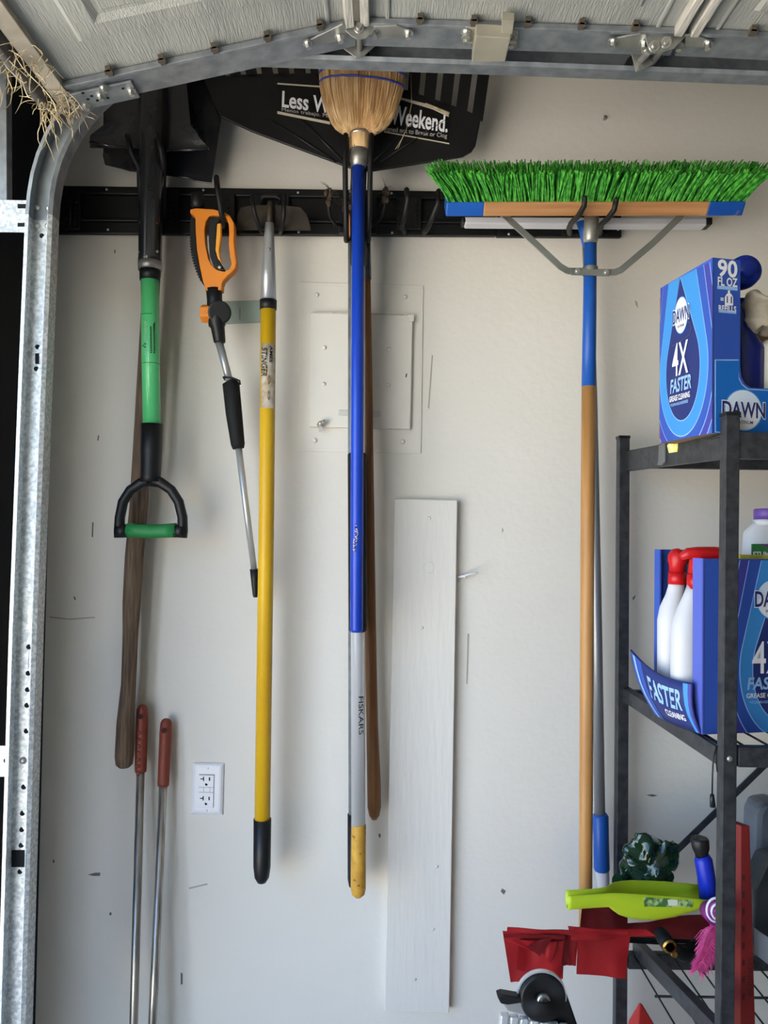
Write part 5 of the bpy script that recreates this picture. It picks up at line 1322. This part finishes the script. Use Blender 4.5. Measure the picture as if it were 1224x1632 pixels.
# ribbon rolls and feather
t = thing('ribbon_roll', 'white and purple ribbon roll tucked behind the rack post', 'ribbon', pt(1140, 1470, -0.36))
cc = pt(1141, 1450, -0.37); rp = M('purple_ribbon', (128, 30, 118), 0.4); rw = M('white_ribbon', (226, 220, 232), 0.4)
for k, (r0, m_) in enumerate(((0.0165, rw), (0.0125, rp), (0.0105, rw), (0.0065, rp))):
    mb = MB(); pts = [cc + Vector((math.cos(a) * r0 * 0.9, -0.003 * k, math.sin(a) * r0 * 1.15)) for a in [2 * PI * i / 28 for i in range(29)]]
    mb.tube(pts, 0.0022, 6, False).build('ribbon_loop', m_, t)
MB().tube([cc + Vector((0, 0.002, -0.012)), cc + Vector((0, 0.03, -0.014))], [0.015, 0.015], 20).build('ribbon_side', rp, t)
pink = M('pink_feather', (232, 96, 160), 0.7, noise_=60, rgb2=(200, 50, 124))
mb = MB(); q1, q2, q3 = pt(1142, 1470, -0.36), pt(1136, 1505, -0.37), pt(1112, 1545, -0.37)
def spine(s): return q1.lerp(q2, s).lerp(q2.lerp(q3, s), s)
mb.tube([spine(i / 10) for i in range(11)], 0.0009, 5)
for i in range(620):
    s = random.random(); p = spine(s); sg = random.choice((-1, 1)); ln = random.uniform(0.016, 0.040) * (1.15 - 0.65 * s)
    tt = (spine(min(1, s + 0.05)) - spine(max(0, s - 0.05))).normalized()
    d = (Vector((sg * 0.9, random.uniform(-0.4, 0.4), 0.1)) + tt * random.uniform(0.6, 1.2)).normalized()
    mb.tube([p, p + d * ln * 0.6, p + (d + tt * 0.3).normalized() * ln], [0.0007, 0.0006, 0.0003], 3, False)
tag(mb.build('pink_feather', pink), 'fluffy pink feather hanging beside the rack post below the ribbon roll', 'feather')
# red plank leaning behind the post
t = thing('red_plank', 'narrow red plank with faded black lettering standing upright in the rack', 'plank', pt(1190, 1640, -0.30))
yP = -0.345
A0, A1 = pt(1181, 1316, yP), pt(1195, 1316, yP); B0, B1 = pt(1180, 1640, yP), pt(1204, 1640, yP)
pk = MB().slab([A0, A1, B1, B0], (-0.012, 0.02, 0)).build('plank_body', M('red_paint', (132, 28, 26), 0.6, noise_=6, rgb2=(112, 24, 22)), t, 0.001)
face_c = M('faded_black', (70, 20, 20), 0.7)
ptxt('BUSINESS', [(1200, 1586), (1199, 1526), (1192, 1526), (1193, 1586)], yP - 0.0004, face_c, pk, bold=0.0)
for k in range(8):
    y_ = 1395 + k * 27
    MB().pslab([(1183, y_), (1187, y_ - 1), (1187, y_ + 9), (1183, y_ + 10)], yP - 0.0004, 0.0004).build('faded_mark', face_c, pk)
# grey bag and panel behind
o = MB()
bag = [(1206, 1300), (1214, 1284), (1240, 1280), (1300, 1300), (1300, 1480), (1230, 1480), (1205, 1500), (1200, 1440)]
o.pslab(bag, -0.20, 0.06)
tag(o.build('grey_bag', M('grey_film', (118, 124, 132), 0.35, noise_=7, rgb2=(70, 76, 84), bump=(18, 0.8)), None, 0.012), 'large grey plastic bag standing behind the red plank', 'bag')
o = MB().pslab([(1203, 1420), (1224, 1372), (1300, 1350), (1300, 1500), (1230, 1500), (1203, 1495)], -0.28, 0.05)
tag(o.build('black_bag', M('black_film', (30, 34, 38), 0.3, noise_=9, rgb2=(60, 66, 72), bump=(18, 0.8)), None, 0.010), 'glossy black plastic bag in front of the grey bag', 'bag')
o = MB().slab([pt(1201, 1478, -0.33), pt(1240, 1505, -0.33), pt(1240, 1550, -0.33), pt(1202, 1520, -0.33)], (0, 0.006, 0))
tag(o.build('grey_tray', M('tray_grey', (140, 146, 156), 0.5), None, 0.001), 'pale grey flat tray edge below the black bag', 'tray')

# ------------------------------------------------------------------ wheeled cart at the bottom
t = thing('folding_cart', 'folded cart standing on the floor with black wheel and silver hub on top', 'cart', pt(870, 1720, -0.50))
yW = -0.52
cc = pt(863, 1587, yW)
def disc(c, pro, mat, name, seg=40, nrm=Vector((0.08, -1, 0.03))):
    nv = nrm.normalized(); return MB().tube([c + nv * d for d, r_ in pro], [r_ for d, r_ in pro], seg).build(name, mat, t)
disc(cc, [(-0.010, 0.031), (-0.009, 0.0325), (0.008, 0.0328), (0.0095, 0.0318), (0.0098, 0.030), (0.0098, 0.010)], black_pl, 'wheel')
disc(cc, [(0.009, 0.0095), (0.0125, 0.0095), (0.014, 0.008), (0.0135, 0.006)], steel_br, 'hub')
disc(cc, [(0.0130, 0.0050), (0.0155, 0.0048)], M('hub_dark', (90, 88, 86), 0.4, 0.8), 'hub_bolt', 6)
mb = MB()
pts = [cc + Vector((math.cos(a) * 0.0350, 0.001, math.sin(a) * 0.0350)) for a in [math.radians(-10 + 200 * i / 24) for i in range(25)]]
for i in range(24):
    a_, b_ = pts[i], pts[i + 1]; d = b_ - a_; r_ = ((a_ + b_) / 2 - cc); r_.y = 0; r_.normalize()
    mb.obox((a_ + b_) / 2, d / 2 * 1.04, Vector((0, 0.0035, 0)), r_ * 0.0011)
mb.build('wheel_guard', alu, t)
MB().pslab([(884, 1568), (893, 1566), (902, 1580), (926, 1650), (925, 1700), (862, 1700), (868, 1625), (893, 1605)], yW + 0.004, 0.02).build('housing', black_pl, t, 0.003)
lv = MB().pslab([(793, 1589), (800, 1587), (838, 1594), (852, 1618), (850, 1622), (810, 1612)], yW - 0.01, 0.012).build('lever', M('lever_grey', (160, 162, 164), 0.4, 0.4), t, 0.002)
MB().pslab([(792, 1588), (800, 1585.5), (838, 1592), (839, 1598), (812, 1602), (798, 1600)], yW - 0.012, 0.016).build('lever_pad', black_pl, lv, 0.002)
pts = [pt(828, 1592, yW - 0.002) + Vector((math.cos(a) * 0.0075, 0, math.sin(a) * 0.006)) for a in [2 * PI * i / 18 for i in range(19)]]
MB().tube(pts, 0.0018, 8, False).build('copper_ring', M('copper', (150, 70, 44), 0.4, 0.5), t)
mb = MB()
for i in range(7):
    x = 804 + 15.8 * i; a_ = pt(x, 1615 + i * 2.9, yW - 0.006); b_ = pt(x - 8, 1700, yW - 0.006)
    d_ = b_ - a_; MB().obox((a_ + b_) / 2, d_ / 2, Vector((0.0066, 0, 0)), Vector((0, 0.006, 0))).build('ribbed_bar', alu, t, 0.0028)
a_ = pt(812, 1690, yW); b_ = pt(905, 1690, yW)
mb = MB(); mb.box((a_.x, yW - 0.004, 0.03), (a_.x + 0.022, yW + 0.018, a_.z + 0.03)).box((b_.x - 0.022, yW - 0.004, 0.03), (b_.x, yW + 0.018, a_.z + 0.03)).box((a_.x - 0.01, yW - 0.05, 0.0), (b_.x + 0.01, yW + 0.06, 0.03)).build('cart_frame', galv_d, t, 0.003)

# ------------------------------------------------------------------ red cone shape at the very bottom
ap = pt(1020, 1594, -0.24)
mb = MB()
def ring_(z, hx, hy): return [Vector((ap.x + a_ * hx + 0.004, ap.y + b_ * hy, z)) for a_, b_ in ((-0.8, -1), (1.2, -0.6), (1.0, 1), (-1, 0.8))]
r1, r2, r3 = ring_(ap.z - 0.045, 0.020, 0.02), ring_(ap.z - 0.20, 0.05, 0.05), ring_(0.0, 0.07, 0.06)
mb.add([ap] + r1 + r2 + r3, [(0, 1, 2), (0, 2, 3), (0, 3, 4), (0, 4, 1)] + [(1 + o + k, 1 + o + (k + 1) % 4, 5 + o + (k + 1) % 4, 5 + o + k) for o in (0, 4) for k in range(4)] + [(12, 11, 10, 9)])
tag(mb.build('red_bundle', M('red_bundle', (176, 40, 38), 0.5), None, 0.003), 'red pointed plastic bundle on the floor, its tip showing under the rack', 'bundle')
